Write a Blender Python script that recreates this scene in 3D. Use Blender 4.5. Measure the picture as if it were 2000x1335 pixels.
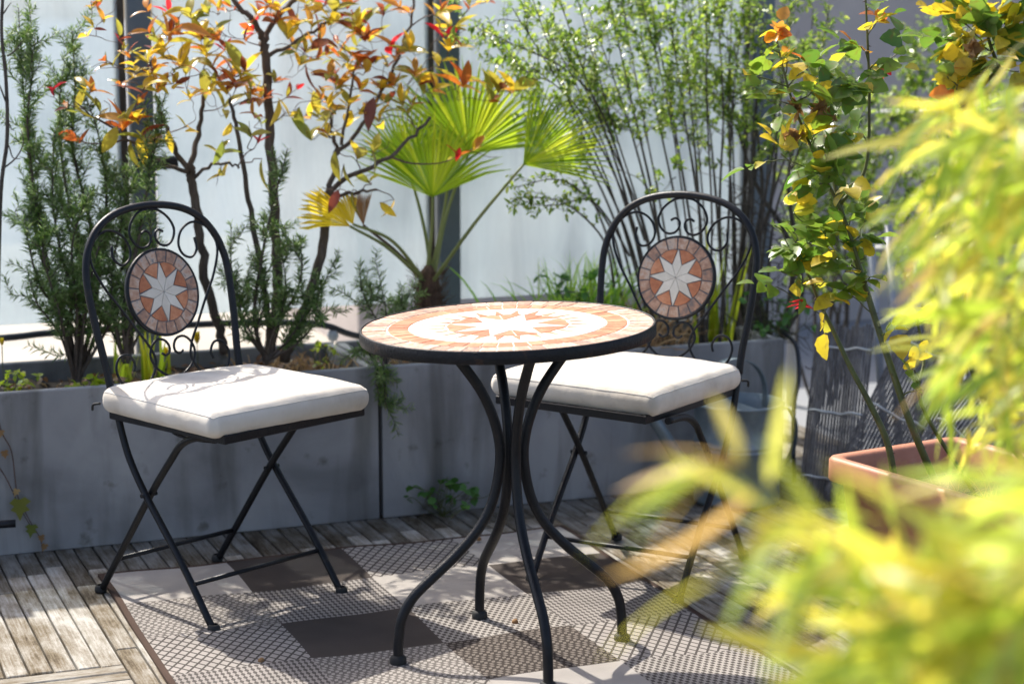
import bpy, math, random
import numpy as np
from mathutils import Vector, Matrix, Quaternion

R = math.radians
for o in list(bpy.data.objects):
    bpy.data.objects.remove(o)
scene = bpy.context.scene
COL = scene.collection

# ------------------------------------------------------------------ camera
CAM_H, PITCH = 1.355, 9.7
cam_d = bpy.data.cameras.new('camera')
cam_d.lens = 70.0
cam_d.sensor_width = 36.0
cam_d.clip_start = 0.05
cam_d.clip_end = 1000
cam_d.dof.use_dof = True
cam_d.dof.focus_distance = 4.25
cam_d.dof.aperture_fstop = 3.0
cam = bpy.data.objects.new('camera', cam_d)
COL.objects.link(cam)
cam.location = (0, 0, CAM_H)
cam.rotation_euler = (R(90 - PITCH), 0, 0)
scene.camera = cam

# ------------------------------------------------------------------ light
SUN_AZ, SUN_EL = 40.0, 50.0            # sun stands behind the scene, to the left
to_sun = Vector((-math.sin(R(SUN_AZ)) * math.cos(R(SUN_EL)), math.cos(R(SUN_AZ)) * math.cos(R(SUN_EL)), math.sin(R(SUN_EL))))
world = bpy.data.worlds.new('World')
scene.world = world
world.use_nodes = True
nt = world.node_tree
bg = nt.nodes['Background']
sky = nt.nodes.new('ShaderNodeTexSky')
sky.sky_type = 'NISHITA'
sky.sun_disc = False
sky.sun_elevation = R(SUN_EL)
sky.sun_rotation = R(-SUN_AZ)
sky.altitude = 100
sky.dust_density = 4.0
sky.air_density = 0.75
sky.ozone_density = 0.4
nt.links.new(sky.outputs['Color'], bg.inputs['Color'])
bg.inputs['Strength'].default_value = 0.15
sun_d = bpy.data.lights.new('sun', 'SUN')
sun_d.energy = 3.7
sun_d.angle = R(0.55)
sun_d.color = (1.0, 0.95, 0.86)
sun = bpy.data.objects.new('sun', sun_d)
COL.objects.link(sun)
sun.rotation_euler = to_sun.to_track_quat('Z', 'Y').to_euler()
vs = scene.view_settings
vs.view_transform = 'Standard'
vs.look = 'None'
vs.exposure = 1.0
vs.gamma = 1.0
vs.use_curve_mapping = False
cy = scene.cycles
cy.use_denoising = True
cy.max_bounces = 10
cy.transparent_max_bounces = 12
cy.diffuse_bounces = 4
cy.caustics_reflective = False
cy.caustics_refractive = False
cy.sample_clamp_indirect = 6.0

# ------------------------------------------------------------------ frames
# terrace frame: u runs along the planters, v from their front face towards the viewer
TA = R(21.5)
TO = Vector((-0.347, 5.14, 0))
TU = Vector((math.cos(TA), math.sin(TA), 0))
TV = Vector((math.sin(TA), -math.cos(TA), 0))
def T(u, v, z=0.0):
    return TO + TU * u + TV * v + Vector((0, 0, z))
_c, _s, _F = math.cos(R(PITCH)), math.sin(R(PITCH)), 3889.0
def ray(x, y):
    a = (x - 1000) / _F; b = -(y - 667.5) / _F
    return Vector((a, _c + b * _s, -_s + b * _c))
def at(x, y, v):
    """point of the terrace plane at depth v (parallel to the planters)"""
    d = ray(x, y); o = Vector((0, 0, CAM_H))
    return o + d * ((T(0, v) - o).dot(TV) / d.dot(TV))
def aty(x, y, Y):
    d = ray(x, y)
    return Vector((0, 0, CAM_H)) + d * (Y / d.y)

# ------------------------------------------------------------------ materials
def new_mat(name):
    m = bpy.data.materials.new(name); m.use_nodes = True
    n = m.node_tree.nodes
    return m, n, m.node_tree.links, n['Principled BSDF']
def ramp(n, stops):
    r = n.new('ShaderNodeValToRGB')
    e = r.color_ramp.elements
    while len(e) < len(stops): e.new(0.5)
    for i, (p, c) in enumerate(stops):
        e[i].position = p; e[i].color = (*c, 1)
    return r
def surf(name, stops, scale=6.0, rough=0.8, metal=0.0, bump=0.0, bscale=60.0, stretch=(1, 1, 1), detail=6.0, rand=0.0, spec=0.4, rough_var=0.0, distort=0.0):
    """noise-coloured principled surface; rand shifts the pattern per object"""
    m, n, l, p = new_mat(name)
    tc = n.new('ShaderNodeTexCoord'); mp = n.new('ShaderNodeMapping')
    mp.inputs['Scale'].default_value = stretch
    l.new(tc.outputs['Object'], mp.inputs['Vector'])
    oi = n.new('ShaderNodeObjectInfo')
    vm = n.new('ShaderNodeVectorMath'); vm.operation = 'MULTIPLY_ADD'
    cb = n.new('ShaderNodeCombineXYZ')
    for k in range(3): l.new(oi.outputs['Random'], cb.inputs[k])
    vm.inputs[1].default_value = (37, 53, 71) if rand else (0, 0, 0)
    l.new(cb.outputs[0], vm.inputs[0]); l.new(mp.outputs[0], vm.inputs[2])
    nz = n.new('ShaderNodeTexNoise'); nz.inputs['Scale'].default_value = scale
    nz.inputs['Detail'].default_value = detail; nz.inputs['Roughness'].default_value = 0.62
    nz.inputs['Distortion'].default_value = distort
    l.new(vm.outputs[0], nz.inputs['Vector'])
    r = ramp(n, stops); 
    if rand:
        ad = n.new('ShaderNodeMath'); ad.operation = 'MULTIPLY_ADD'
        l.new(oi.outputs['Random'], ad.inputs[0]); ad.inputs[1].default_value = rand
        sb = n.new('ShaderNodeMath'); sb.operation = 'SUBTRACT'
        l.new(nz.outputs['Fac'], sb.inputs[0]); sb.inputs[1].default_value = rand / 2
        l.new(sb.outputs[0], ad.inputs[2]); l.new(ad.outputs[0], r.inputs[0])
    else:
        l.new(nz.outputs['Fac'], r.inputs[0])
    l.new(r.outputs[0], p.inputs['Base Color'])
    p.inputs['Roughness'].default_value = rough; p.inputs['Metallic'].default_value = metal
    p.inputs['Specular IOR Level'].default_value = spec
    if rough_var:
        mr = n.new('ShaderNodeMapRange'); l.new(nz.outputs['Fac'], mr.inputs[0])
        mr.inputs[3].default_value = rough - rough_var; mr.inputs[4].default_value = rough + rough_var
        l.new(mr.outputs[0], p.inputs['Roughness'])
    if bump:
        n2 = n.new('ShaderNodeTexNoise'); n2.inputs['Scale'].default_value = bscale; n2.inputs['Detail'].default_value = 4
        l.new(vm.outputs[0], n2.inputs['Vector'])
        b = n.new('ShaderNodeBump'); b.inputs['Strength'].default_value = bump; b.inputs['Distance'].default_value = 0.004
        l.new(n2.outputs['Fac'], b.inputs['Height']); l.new(b.outputs[0], p.inputs['Normal'])
    return m
def leafmat(name, cols, trans=0.45, rough=0.35, island=False, tcol=1.35, spec=0.5, spots=0.0):
    """thin leaf: glossy skin over a surface that lets the light through; colour varies from leaf to leaf"""
    m, n, l, p = new_mat(name)
    if island:
        g = n.new('ShaderNodeNewGeometry'); src = g.outputs['Random Per Island']
    else:
        g = n.new('ShaderNodeObjectInfo'); src = g.outputs['Random']
    k = len(cols)
    r = ramp(n, [(i / max(1, k - 1), c) for i, c in enumerate(cols)])
    l.new(src, r.inputs[0])
    col = r.outputs[0]
    if spots:
        tc = n.new('ShaderNodeTexCoord'); nz = n.new('ShaderNodeTexNoise'); nz.inputs['Scale'].default_value = 55
        nz.inputs['Detail'].default_value = 3
        l.new(tc.outputs['Object'], nz.inputs['Vector'])
        mr = n.new('ShaderNodeMapRange'); l.new(nz.outputs['Fac'], mr.inputs[0])
        mr.inputs[1].default_value = 0.55; mr.inputs[2].default_value = 0.75; mr.inputs[4].default_value = spots
        mx = n.new('ShaderNodeMix'); mx.data_type = 'RGBA'
        l.new(mr.outputs[0], mx.inputs[0]); l.new(col, mx.inputs[6]); mx.inputs[7].default_value = (0.16, 0.09, 0.03, 1)
        col = mx.outputs[2]
    l.new(col, p.inputs['Base Color'])
    p.inputs['Roughness'].default_value = rough
    p.inputs['Specular IOR Level'].default_value = spec
    t = n.new('ShaderNodeBsdfTranslucent')
    ml = n.new('ShaderNodeMix'); ml.data_type = 'RGBA'; ml.blend_type = 'MULTIPLY'; ml.inputs[0].default_value = 1
    l.new(col, ml.inputs[6]); ml.inputs[7].default_value = (tcol, tcol, tcol * 0.8, 1)
    l.new(ml.outputs[2], t.inputs['Color'])
    ms = n.new('ShaderNodeMixShader'); ms.inputs[0].default_value = trans
    l.new(p.outputs[0], ms.inputs[1]); l.new(t.outputs[0], ms.inputs[2])
    l.new(ms.outputs[0], n['Material Output'].inputs['Surface'])
    return m

M = {}
M['iron'] = surf('painted_iron', [(0.3, (0.005, 0.006, 0.008)), (0.62, (0.010, 0.011, 0.014)), (0.75, (0.028, 0.02, 0.015))], 40, 0.40, 0.0, 0.2, 220, rand=0.05, spec=0.28)
M['iron_rust'] = surf('rim_iron', [(0.35, (0.006, 0.007, 0.009)), (0.6, (0.014, 0.014, 0.016)), (0.72, (0.07, 0.035, 0.02))], 22, 0.5, 0.0, 0.4, 150, spec=0.25)
M['rubber'] = surf('rubber_foot', [(0.3, (0.015, 0.015, 0.015)), (0.7, (0.03, 0.03, 0.028))], 30, 0.75)
def fabric_mat():
    m, n, l, p = new_mat('canvas')
    tc = n.new('ShaderNodeTexCoord')
    def noise(sc, det, st=(1, 1, 1)):
        mp = n.new('ShaderNodeMapping'); mp.inputs['Scale'].default_value = st; l.new(tc.outputs['Object'], mp.inputs['Vector'])
        z = n.new('ShaderNodeTexNoise'); z.inputs['Scale'].default_value = sc; z.inputs['Detail'].default_value = det; l.new(mp.outputs[0], z.inputs['Vector']); return z.outputs['Fac']
    r = ramp(n, [(0.33, (0.53, 0.475, 0.40)), (0.45, (0.63, 0.575, 0.495)), (0.65, (0.69, 0.64, 0.56))]); l.new(noise(9, 7), r.inputs[0])
    l.new(r.outputs[0], p.inputs['Base Color']); p.inputs['Roughness'].default_value = 0.95; p.inputs['Specular IOR Level'].default_value = 0.1
    p.inputs['Sheen Weight'].default_value = 0.15
    b1 = n.new('ShaderNodeBump'); b1.inputs['Strength'].default_value = 0.55; b1.inputs['Distance'].default_value = 0.006; l.new(noise(16, 3, (1, 1.6, 1)), b1.inputs['Height'])
    b2 = n.new('ShaderNodeBump'); b2.inputs['Strength'].default_value = 0.3; b2.inputs['Distance'].default_value = 0.001; l.new(noise(520, 2), b2.inputs['Height'])
    l.new(b1.outputs[0], b2.inputs['Normal']); l.new(b2.outputs[0], p.inputs['Normal'])
    return m
M['fabric'] = fabric_mat()
M['piping'] = surf('canvas_piping', [(0.3, (0.50, 0.48, 0.44)), (0.7, (0.62, 0.60, 0.56))], 20, 0.95, spec=0.1)
def concrete_mat():
    m, n, l, p = new_mat('fibre_cement')
    tc = n.new('ShaderNodeTexCoord')
    def noise(sc, det, st=(1, 1, 1), ds=0.0):
        mp = n.new('ShaderNodeMapping'); mp.inputs['Scale'].default_value = st; l.new(tc.outputs['Object'], mp.inputs['Vector'])
        z = n.new('ShaderNodeTexNoise'); z.inputs['Scale'].default_value = sc; z.inputs['Detail'].default_value = det
        z.inputs['Distortion'].default_value = ds; l.new(mp.outputs[0], z.inputs['Vector']); return z.outputs['Fac']
    base = ramp(n, [(0.35, (0.205, 0.202, 0.20)), (0.5, (0.295, 0.29, 0.287)), (0.65, (0.37, 0.362, 0.352))]); l.new(noise(3.2, 9, ds=0.5), base.inputs[0])
    st = ramp(n, [(0.50, (1, 1, 1)), (0.68, (0.62, 0.61, 0.58)), (0.8, (0.45, 0.44, 0.41))]); l.new(noise(5.0, 8, (2.2, 2.2, 0.28), 0.3), st.inputs[0])
    sp = ramp(n, [(0.62, (1, 1, 1)), (0.72, (0.55, 0.53, 0.48))]); l.new(noise(14, 5), sp.inputs[0])
    lime = ramp(n, [(0.6, (0, 0, 0)), (0.75, (0.10, 0.10, 0.095))]); l.new(noise(2.1, 10, (1, 1, 0.5), 0.8), lime.inputs[0])
    def mix(op, a_, b_):
        q = n.new('ShaderNodeMix'); q.data_type = 'RGBA'; q.blend_type = op; q.inputs[0].default_value = 1; l.new(a_, q.inputs[6]); l.new(b_, q.inputs[7]); return q.outputs[2]
    c = mix('ADD', mix('MULTIPLY', mix('MULTIPLY', base.outputs[0], st.outputs[0]), sp.outputs[0]), lime.outputs[0])
    l.new(c, p.inputs['Base Color']); p.inputs['Roughness'].default_value = 0.88; p.inputs['Specular IOR Level'].default_value = 0.2
    bp = n.new('ShaderNodeBump'); bp.inputs['Strength'].default_value = 0.25; bp.inputs['Distance'].default_value = 0.003
    l.new(noise(70, 6), bp.inputs['Height']); l.new(bp.outputs[0], p.inputs['Normal'])
    return m
M['concrete'] = concrete_mat()
M['soil'] = surf('soil', [(0.3, (0.02, 0.014, 0.009)), (0.7, (0.07, 0.05, 0.032))], 40, 0.95, 0, 1.0, 70)
M['ground'] = surf('roof_paving', [(0.3, (0.19, 0.20, 0.215)), (0.7, (0.25, 0.26, 0.27))], 0.8, 0.9, 0, 0.1, 30)
M['paving'] = surf('cream_paving', [(0.3, (0.30, 0.275, 0.235)), (0.7, (0.39, 0.365, 0.32))], 1.5, 0.9, 0, 0.1, 30)
M['under'] = surf('deck_underside', [(0.3, (0.015, 0.012, 0.01)), (0.7, (0.03, 0.025, 0.02))], 8, 0.95)
def plank_mat(name, dk):
    m, n, l, p = new_mat(name)
    tc = n.new('ShaderNodeTexCoord'); oi = n.new('ShaderNodeObjectInfo')
    cb = n.new('ShaderNodeCombineXYZ')
    for k in range(3): l.new(oi.outputs['Random'], cb.inputs[k])
    def noise(sc, det, st, off, ds=0.0):
        mp = n.new('ShaderNodeMapping'); mp.inputs['Scale'].default_value = st; l.new(tc.outputs['Object'], mp.inputs['Vector'])
        vm = n.new('ShaderNodeVectorMath'); vm.operation = 'MULTIPLY_ADD'; vm.inputs[1].default_value = off
        l.new(cb.outputs[0], vm.inputs[0]); l.new(mp.outputs[0], vm.inputs[2])
        z = n.new('ShaderNodeTexNoise'); z.inputs['Scale'].default_value = sc; z.inputs['Detail'].default_value = det; z.inputs['Roughness'].default_value = 0.65
        z.inputs['Distortion'].default_value = ds; l.new(vm.outputs[0], z.inputs['Vector']); return z.outputs['Fac']
    grain = noise(60, 6, (3.0, 0.14, 1), (31, 17, 5), 0.15)
    mott = noise(7, 9, (1.6, 0.75, 1), (53, 71, 11), 0.25)
    fine = noise(240, 3, (1.5, 0.4, 1), (13, 29, 3))
    ad = n.new('ShaderNodeMath'); ad.operation = 'MULTIPLY_ADD'; l.new(grain, ad.inputs[0]); ad.inputs[1].default_value = 0.42; ad.inputs[2].default_value = 0.0
    a2 = n.new('ShaderNodeMath'); a2.operation = 'MULTIPLY_ADD'; l.new(mott, a2.inputs[0]); a2.inputs[1].default_value = 0.75; l.new(ad.outputs[0], a2.inputs[2])
    a3 = n.new('ShaderNodeMath'); a3.operation = 'MULTIPLY_ADD'; l.new(fine, a3.inputs[0]); a3.inputs[1].default_value = 0.16; l.new(a2.outputs[0], a3.inputs[2])
    a4 = n.new('ShaderNodeMath'); a4.operation = 'MULTIPLY_ADD'; l.new(oi.outputs['Random'], a4.inputs[0]); a4.inputs[1].default_value = 0.09; l.new(a3.outputs[0], a4.inputs[2])
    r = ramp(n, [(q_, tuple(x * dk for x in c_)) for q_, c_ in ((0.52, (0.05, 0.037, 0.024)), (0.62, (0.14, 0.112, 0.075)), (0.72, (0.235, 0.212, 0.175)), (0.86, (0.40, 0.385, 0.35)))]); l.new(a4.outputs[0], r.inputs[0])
    l.new(r.outputs[0], p.inputs['Base Color']); p.inputs['Roughness'].default_value = 0.88; p.inputs['Specular IOR Level'].default_value = 0.15
    bp = n.new('ShaderNodeBump'); bp.inputs['Strength'].default_value = 0.7; bp.inputs['Distance'].default_value = 0.0025; l.new(a3.outputs[0], bp.inputs['Height']); l.new(bp.outputs[0], p.inputs['Normal'])
    return m
M['plank'] = plank_mat('weathered_plank', 1.12)
M['plank_shaded'] = plank_mat('shaded_plank', 0.6)  # darker copy of the plank wood: shade beside the planter painted in
M['post'] = surf('painted_steel_post', [(0.3, (0.09, 0.115, 0.135)), (0.7, (0.14, 0.17, 0.195))], 6, 0.45, 0.2, 0.1, 80)
M['galv'] = surf('galvanised_steel', [(0.3, (0.34, 0.38, 0.41)), (0.55, (0.46, 0.50, 0.53)), (0.7, (0.56, 0.59, 0.61))], 16, 0.6, 0.3, 0.15, 60, rough_var=0.1)
M['zinc'] = surf('galvanised_can', [(0.3, (0.12, 0.155, 0.175)), (0.55, (0.19, 0.235, 0.26)), (0.72, (0.29, 0.33, 0.355))], 12, 0.5, 0.35, 0.15, 60, rough_var=0.1)
M['hose'] = surf('black_tube', [(0.3, (0.012, 0.013, 0.016)), (0.7, (0.028, 0.03, 0.036))], 10, 0.35, spec=0.6)
M['bark'] = surf('bark', [(0.3, (0.055, 0.040, 0.030)), (0.6, (0.12, 0.092, 0.07)), (0.75, (0.19, 0.16, 0.13))], 45, 0.9, 0, 0.8, 120, (1, 1, 0.35))
M['twig'] = surf('twig_bark', [(0.3, (0.06, 0.035, 0.026)), (0.7, (0.15, 0.085, 0.06))], 40, 0.7)
M['stem_dark'] = surf('dark_stem', [(0.3, (0.035, 0.028, 0.022)), (0.7, (0.10, 0.082, 0.062))], 50, 0.8)
M['rose_stem'] = surf('rose_cane', [(0.3, (0.055, 0.06, 0.018)), (0.55, (0.10, 0.115, 0.03)), (0.72, (0.17, 0.11, 0.06))], 22, 0.5, 0, 0.2, 90)
M['petiole'] = surf('palm_petiole', [(0.3, (0.16, 0.19, 0.045)), (0.7, (0.27, 0.28, 0.09))], 12, 0.5)
M['fibre'] = surf('palm_fibre', [(0.3, (0.045, 0.026, 0.016)), (0.7, (0.17, 0.10, 0.06))], 60, 0.95, 0, 0.8, 140, (1, 1, 0.3))
M['terracotta'] = surf('terracotta_plastic', [(0.3, (0.37, 0.15, 0.09)), (0.55, (0.45, 0.20, 0.125)), (0.66, (0.49, 0.25, 0.17)), (0.78, (0.54, 0.37, 0.29))], 9, 0.5, 0, 0.12, 120, spec=0.4)
M['reed'] = surf('weathered_slat', [(0.3, (0.075, 0.07, 0.066)), (0.55, (0.16, 0.15, 0.14)), (0.75, (0.27, 0.25, 0.225))], 20, 0.9, 0, 0.4, 120, (3, 3, 0.25))
M['cord'] = surf('white_cord', [(0.3, (0.55, 0.55, 0.52)), (0.7, (0.72, 0.72, 0.68))], 40, 0.9)
M['stucco'] = surf('grey_stucco', [(0.3, (0.36, 0.32, 0.30)), (0.7, (0.50, 0.45, 0.425))], 1.5, 0.95, 0, 0.2, 20)
M['stone_band'] = surf('stone_band', [(0.3, (0.16, 0.15, 0.15)), (0.7, (0.24, 0.225, 0.22))], 2, 0.9)
M['dark_pane'] = surf('dark_pane', [(0.3, (0.03, 0.033, 0.038)), (0.7, (0.05, 0.055, 0.06))], 3, 0.15)
M['grey_pipe'] = surf('grey_plastic_pipe', [(0.3, (0.22, 0.23, 0.25)), (0.7, (0.32, 0.33, 0.35))], 9, 0.5)
# mosaic
M['tile_white'] = surf('cream_marble', [(0.3, (0.54, 0.50, 0.43)), (0.7, (0.66, 0.625, 0.555))], 30, 0.55, 0, 0.15, 200, rand=0.25)
M['tile_orange'] = surf('terracotta_tile', [(0.25, (0.33, 0.115, 0.055)), (0.5, (0.44, 0.17, 0.082)), (0.75, (0.55, 0.26, 0.145))], 60, 0.65, 0, 0.25, 240, rand=0.35)
M['tile_mixed'] = surf('marbled_tile', [(0.2, (0.15, 0.125, 0.115)), (0.4, (0.33, 0.19, 0.13)), (0.53, (0.43, 0.27, 0.19)), (0.66, (0.48, 0.38, 0.31)), (0.8, (0.21, 0.20, 0.20))], 75, 0.6, 0, 0.25, 240, rand=0.3)
M['grout_pale'] = surf('pale_grout', [(0.3, (0.60, 0.56, 0.49)), (0.7, (0.70, 0.66, 0.59))], 60, 0.95)
M['grout_dark'] = surf('grey_grout', [(0.3, (0.10, 0.105, 0.12)), (0.7, (0.18, 0.185, 0.20))], 60, 0.95)

def glass_mat():
    m, n, l, p = new_mat('frosted_glass')
    p.inputs['Base Color'].default_value = (0.72, 0.80, 0.84, 1)
    p.inputs['Roughness'].default_value = 0.45
    tc = n.new('ShaderNodeTexCoord')
    nz = n.new('ShaderNodeTexNoise'); nz.inputs['Scale'].default_value = 160; nz.inputs['Detail'].default_value = 3
    l.new(tc.outputs['Object'], nz.inputs['Vector'])
    b = n.new('ShaderNodeBump'); b.inputs['Strength'].default_value = 0.25; b.inputs['Distance'].default_value = 0.002
    l.new(nz.outputs['Fac'], b.inputs['Height']); l.new(b.outputs[0], p.inputs['Normal'])
    nd = n.new('ShaderNodeTexNoise'); nd.inputs['Scale'].default_value = 2.2; nd.inputs['Detail'].default_value = 7
    l.new(tc.outputs['Object'], nd.inputs['Vector'])
    rr = ramp(n, [(0.35, (0.40, 0.45, 0.48)), (0.5, (0.52, 0.57, 0.60)), (0.68, (0.62, 0.65, 0.66))])
    l.new(nd.outputs['Fac'], rr.inputs[0])
    t = n.new('ShaderNodeBsdfTranslucent'); l.new(rr.outputs[0], t.inputs['Color'])
    tr = n.new('ShaderNodeBsdfTransparent'); tr.inputs['Color'].default_value = (0.74, 0.80, 0.84, 1)
    m1 = n.new('ShaderNodeMixShader'); m1.inputs[0].default_value = 0.62
    m2 = n.new('ShaderNodeMixShader')
    mp = n.new('ShaderNodeMapping'); mp.inputs['Scale'].default_value = (3.0, 1, 0.5); l.new(tc.outputs['Object'], mp.inputs['Vector'])
    ns = n.new('ShaderNodeTexNoise'); ns.inputs['Scale'].default_value = 3.0; ns.inputs['Detail'].default_value = 9; ns.inputs['Distortion'].default_value = 0.4
    l.new(mp.outputs[0], ns.inputs['Vector'])
    mr = n.new('ShaderNodeMapRange'); l.new(ns.outputs['Fac'], mr.inputs[0]); mr.inputs[1].default_value = 0.3; mr.inputs[2].default_value = 0.7
    mr.inputs[3].default_value = 0.38; mr.inputs[4].default_value = 0.68; l.new(mr.outputs[0], m2.inputs[0])
    l.new(p.outputs[0], m1.inputs[1]); l.new(t.outputs[0], m1.inputs[2])
    l.new(m1.outputs[0], m2.inputs[1]); l.new(tr.outputs[0], m2.inputs[2])
    l.new(m2.outputs[0], n['Material Output'].inputs['Surface'])
    return m
M['glass'] = glass_mat()

def weave_mat(name, kind, dark, light):
    """flat-woven outdoor rug: woven threads as a fine procedural pattern"""
    m, n, l, p = new_mat(name)
    tc = n.new('ShaderNodeTexCoord'); mp = n.new('ShaderNodeMapping')
    l.new(tc.outputs['Object'], mp.inputs['Vector'])
    p.inputs['Roughness'].default_value = 0.95; p.inputs['Specular IOR Level'].default_value = 0.1
    sep = n.new('ShaderNodeSeparateXYZ'); l.new(mp.outputs[0], sep.inputs[0])
    def mth(op, a, b=None, c=None):
        q = n.new('ShaderNodeMath'); q.operation = op
        for i, x in enumerate((a, b, c)):
            if x is None: continue
            if isinstance(x, (int, float)): q.inputs[i].default_value = x
            else: l.new(x, q.inputs[i])
        return q.outputs[0]
    X, Y = sep.outputs[0], sep.outputs[1]
    def wave(a, per): return mth('SINE', mth('MULTIPLY', a, 2 * math.pi / per))
    if kind == 'plain':
        f = mth('MULTIPLY_ADD', mth('MULTIPLY', wave(X, 0.0045), wave(Y, 0.0045)), 0.25, 0.5)
    elif kind == 'dots':      # staggered dashes
        f = mth('MULTIPLY', wave(mth('ADD', X, mth('MULTIPLY', wave(Y, 0.05), 0.003)), 0.0165), wave(Y, 0.025))
        f = mth('GREATER_THAN', f, 0.12)
    elif kind == 'lattice':   # diamonds outlined by dark threads
        a = wave(mth('ADD', mth('MULTIPLY', X, 1.5), Y), 0.078); b = wave(mth('SUBTRACT', mth('MULTIPLY', X, 1.5), Y), 0.078)
        f = mth('MULTIPLY', mth('GREATER_THAN', mth('ABSOLUTE', a), 0.36), mth('GREATER_THAN', mth('ABSOLUTE', b), 0.36))
    elif kind == 'fine':
        f = mth('GREATER_THAN', mth('ADD', wave(X, 0.0125), mth('MULTIPLY', wave(Y, 0.02), 0.8)), -0.1)
    else:                     # check: rows of staggered squares
        a = wave(X, 0.016); b = wave(Y, 0.026)
        f = mth('GREATER_THAN', mth('MULTIPLY', a, b), -0.06)
    nz = n.new('ShaderNodeTexNoise'); nz.inputs['Scale'].default_value = 9; nz.inputs['Detail'].default_value = 6
    l.new(mp.outputs[0], nz.inputs['Vector'])
    mx = n.new('ShaderNodeMix'); mx.data_type = 'RGBA'
    l.new(f, mx.inputs[0]); mx.inputs[6].default_value = (*dark, 1); mx.inputs[7].default_value = (*light, 1)
    hs = n.new('ShaderNodeHueSaturation'); l.new(mx.outputs[2], hs.inputs['Color'])
    mr = n.new('ShaderNodeMapRange'); l.new(nz.outputs['Fac'], mr.inputs[0]); mr.inputs[3].default_value = 0.72; mr.inputs[4].default_value = 1.25
    l.new(mr.outputs[0], hs.inputs['Value']); l.new(hs.outputs[0], p.inputs['Base Color'])
    b = n.new('ShaderNodeBump'); b.inputs['Strength'].default_value = 0.5; b.inputs['Distance'].default_value = 0.0015
    l.new(f, b.inputs['Height']); l.new(b.outputs[0], p.inputs['Normal'])
    return m
RD, RL, RG = (0.075, 0.066, 0.06), (0.31, 0.283, 0.258), (0.2, 0.18, 0.165)
RUG = [weave_mat('rug_plain_light', 'plain', (0.30, 0.275, 0.25), (0.38, 0.35, 0.32)),
       weave_mat('rug_plain_dark', 'plain', (0.048, 0.040, 0.035), (0.08, 0.067, 0.06)),
       weave_mat('rug_dots', 'dots', (0.13, 0.117, 0.106), RL),
       weave_mat('rug_lattice', 'lattice', RD, RL),
       weave_mat('rug_fine', 'fine', (0.085, 0.076, 0.07), (0.27, 0.245, 0.225)),
       weave_mat('rug_check', 'check', RD, (0.30, 0.275, 0.25)),
       weave_mat('rug_brown', 'dots', (0.045, 0.037, 0.032), (0.15, 0.128, 0.112)),
       weave_mat('rug_border', 'plain', (0.055, 0.036, 0.028), (0.085, 0.058, 0.046))]
# leaves
M['lf_orange'] = leafmat('leaf_orange', [(0.42, 0.09, 0.025), (0.56, 0.19, 0.03), (0.58, 0.30, 0.05), (0.34, 0.07, 0.025), (0.50, 0.24, 0.05)], 0.5, 0.26, spots=0.35)
M['lf_olive'] = leafmat('leaf_olive', [(0.30, 0.27, 0.045), (0.40, 0.33, 0.05), (0.20, 0.24, 0.05), (0.48, 0.38, 0.05)], 0.5, 0.22, spots=0.4)
M['lf_yellow'] = leafmat('leaf_yellow', [(0.62, 0.42, 0.03), (0.66, 0.50, 0.05), (0.60, 0.36, 0.03)], 0.55, 0.35)
M['lf_red'] = leafmat('leaf_red', [(0.55, 0.012, 0.03), (0.62, 0.03, 0.05), (0.48, 0.02, 0.02)], 0.5, 0.3)
M['lf_maroon'] = leafmat('leaf_maroon', [(0.20, 0.045, 0.03), (0.28, 0.07, 0.04), (0.16, 0.05, 0.03)], 0.4, 0.3)
M['lf_rosemary'] = leafmat('rosemary_needles', [(0.10, 0.19, 0.04), (0.20, 0.32, 0.075), (0.29, 0.41, 0.12), (0.42, 0.50, 0.26)], 0.5, 0.35, True)
M['lf_privet'] = leafmat('shrub_leaves', [(0.09, 0.17, 0.025), (0.18, 0.29, 0.04), (0.28, 0.40, 0.06), (0.42, 0.48, 0.10)], 0.5, 0.25, True)
M['lf_palm'] = leafmat('palm_leaf', [(0.13, 0.23, 0.015), (0.26, 0.38, 0.02), (0.38, 0.48, 0.03), (0.52, 0.55, 0.04)], 0.6, 0.3, True)
M['lf_palm_old'] = leafmat('palm_leaf_yellow', [(0.62, 0.46, 0.02), (0.66, 0.50, 0.03)], 0.55, 0.4)
M['lf_palm_dead'] = leafmat('palm_leaf_brown', [(0.19, 0.09, 0.035), (0.24, 0.12, 0.05)], 0.3, 0.6)
M['lf_rose'] = leafmat('rose_leaf', [(0.06, 0.14, 0.025), (0.12, 0.22, 0.03), (0.20, 0.30, 0.035), (0.09, 0.17, 0.04)], 0.5, 0.3, spots=0.5)
M['lf_rose_y'] = leafmat('rose_leaf_yellow', [(0.50, 0.44, 0.035), (0.58, 0.42, 0.03), (0.40, 0.40, 0.04)], 0.55, 0.38, spots=0.5)
M['lf_dry'] = leafmat('dry_leaf', [(0.22, 0.11, 0.05), (0.33, 0.18, 0.08), (0.14, 0.07, 0.04), (0.30, 0.22, 0.13)], 0.25, 0.7, True)
M['lf_dry1'] = leafmat('dry_petal', [(0.28, 0.15, 0.06), (0.36, 0.22, 0.10)], 0.3, 0.8)
M['lf_grass'] = leafmat('grass_blade', [(0.14, 0.30, 0.03), (0.24, 0.40, 0.05), (0.34, 0.46, 0.06)], 0.5, 0.4, True)
M['lf_lime'] = leafmat('lime_leaf', [(0.30, 0.42, 0.03), (0.42, 0.50, 0.04), (0.56, 0.52, 0.04)], 0.55, 0.4, True)
M['lf_straw'] = leafmat('straw', [(0.36, 0.21, 0.10), (0.46, 0.30, 0.16), (0.26, 0.13, 0.06)], 0.35, 0.8, True)
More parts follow.
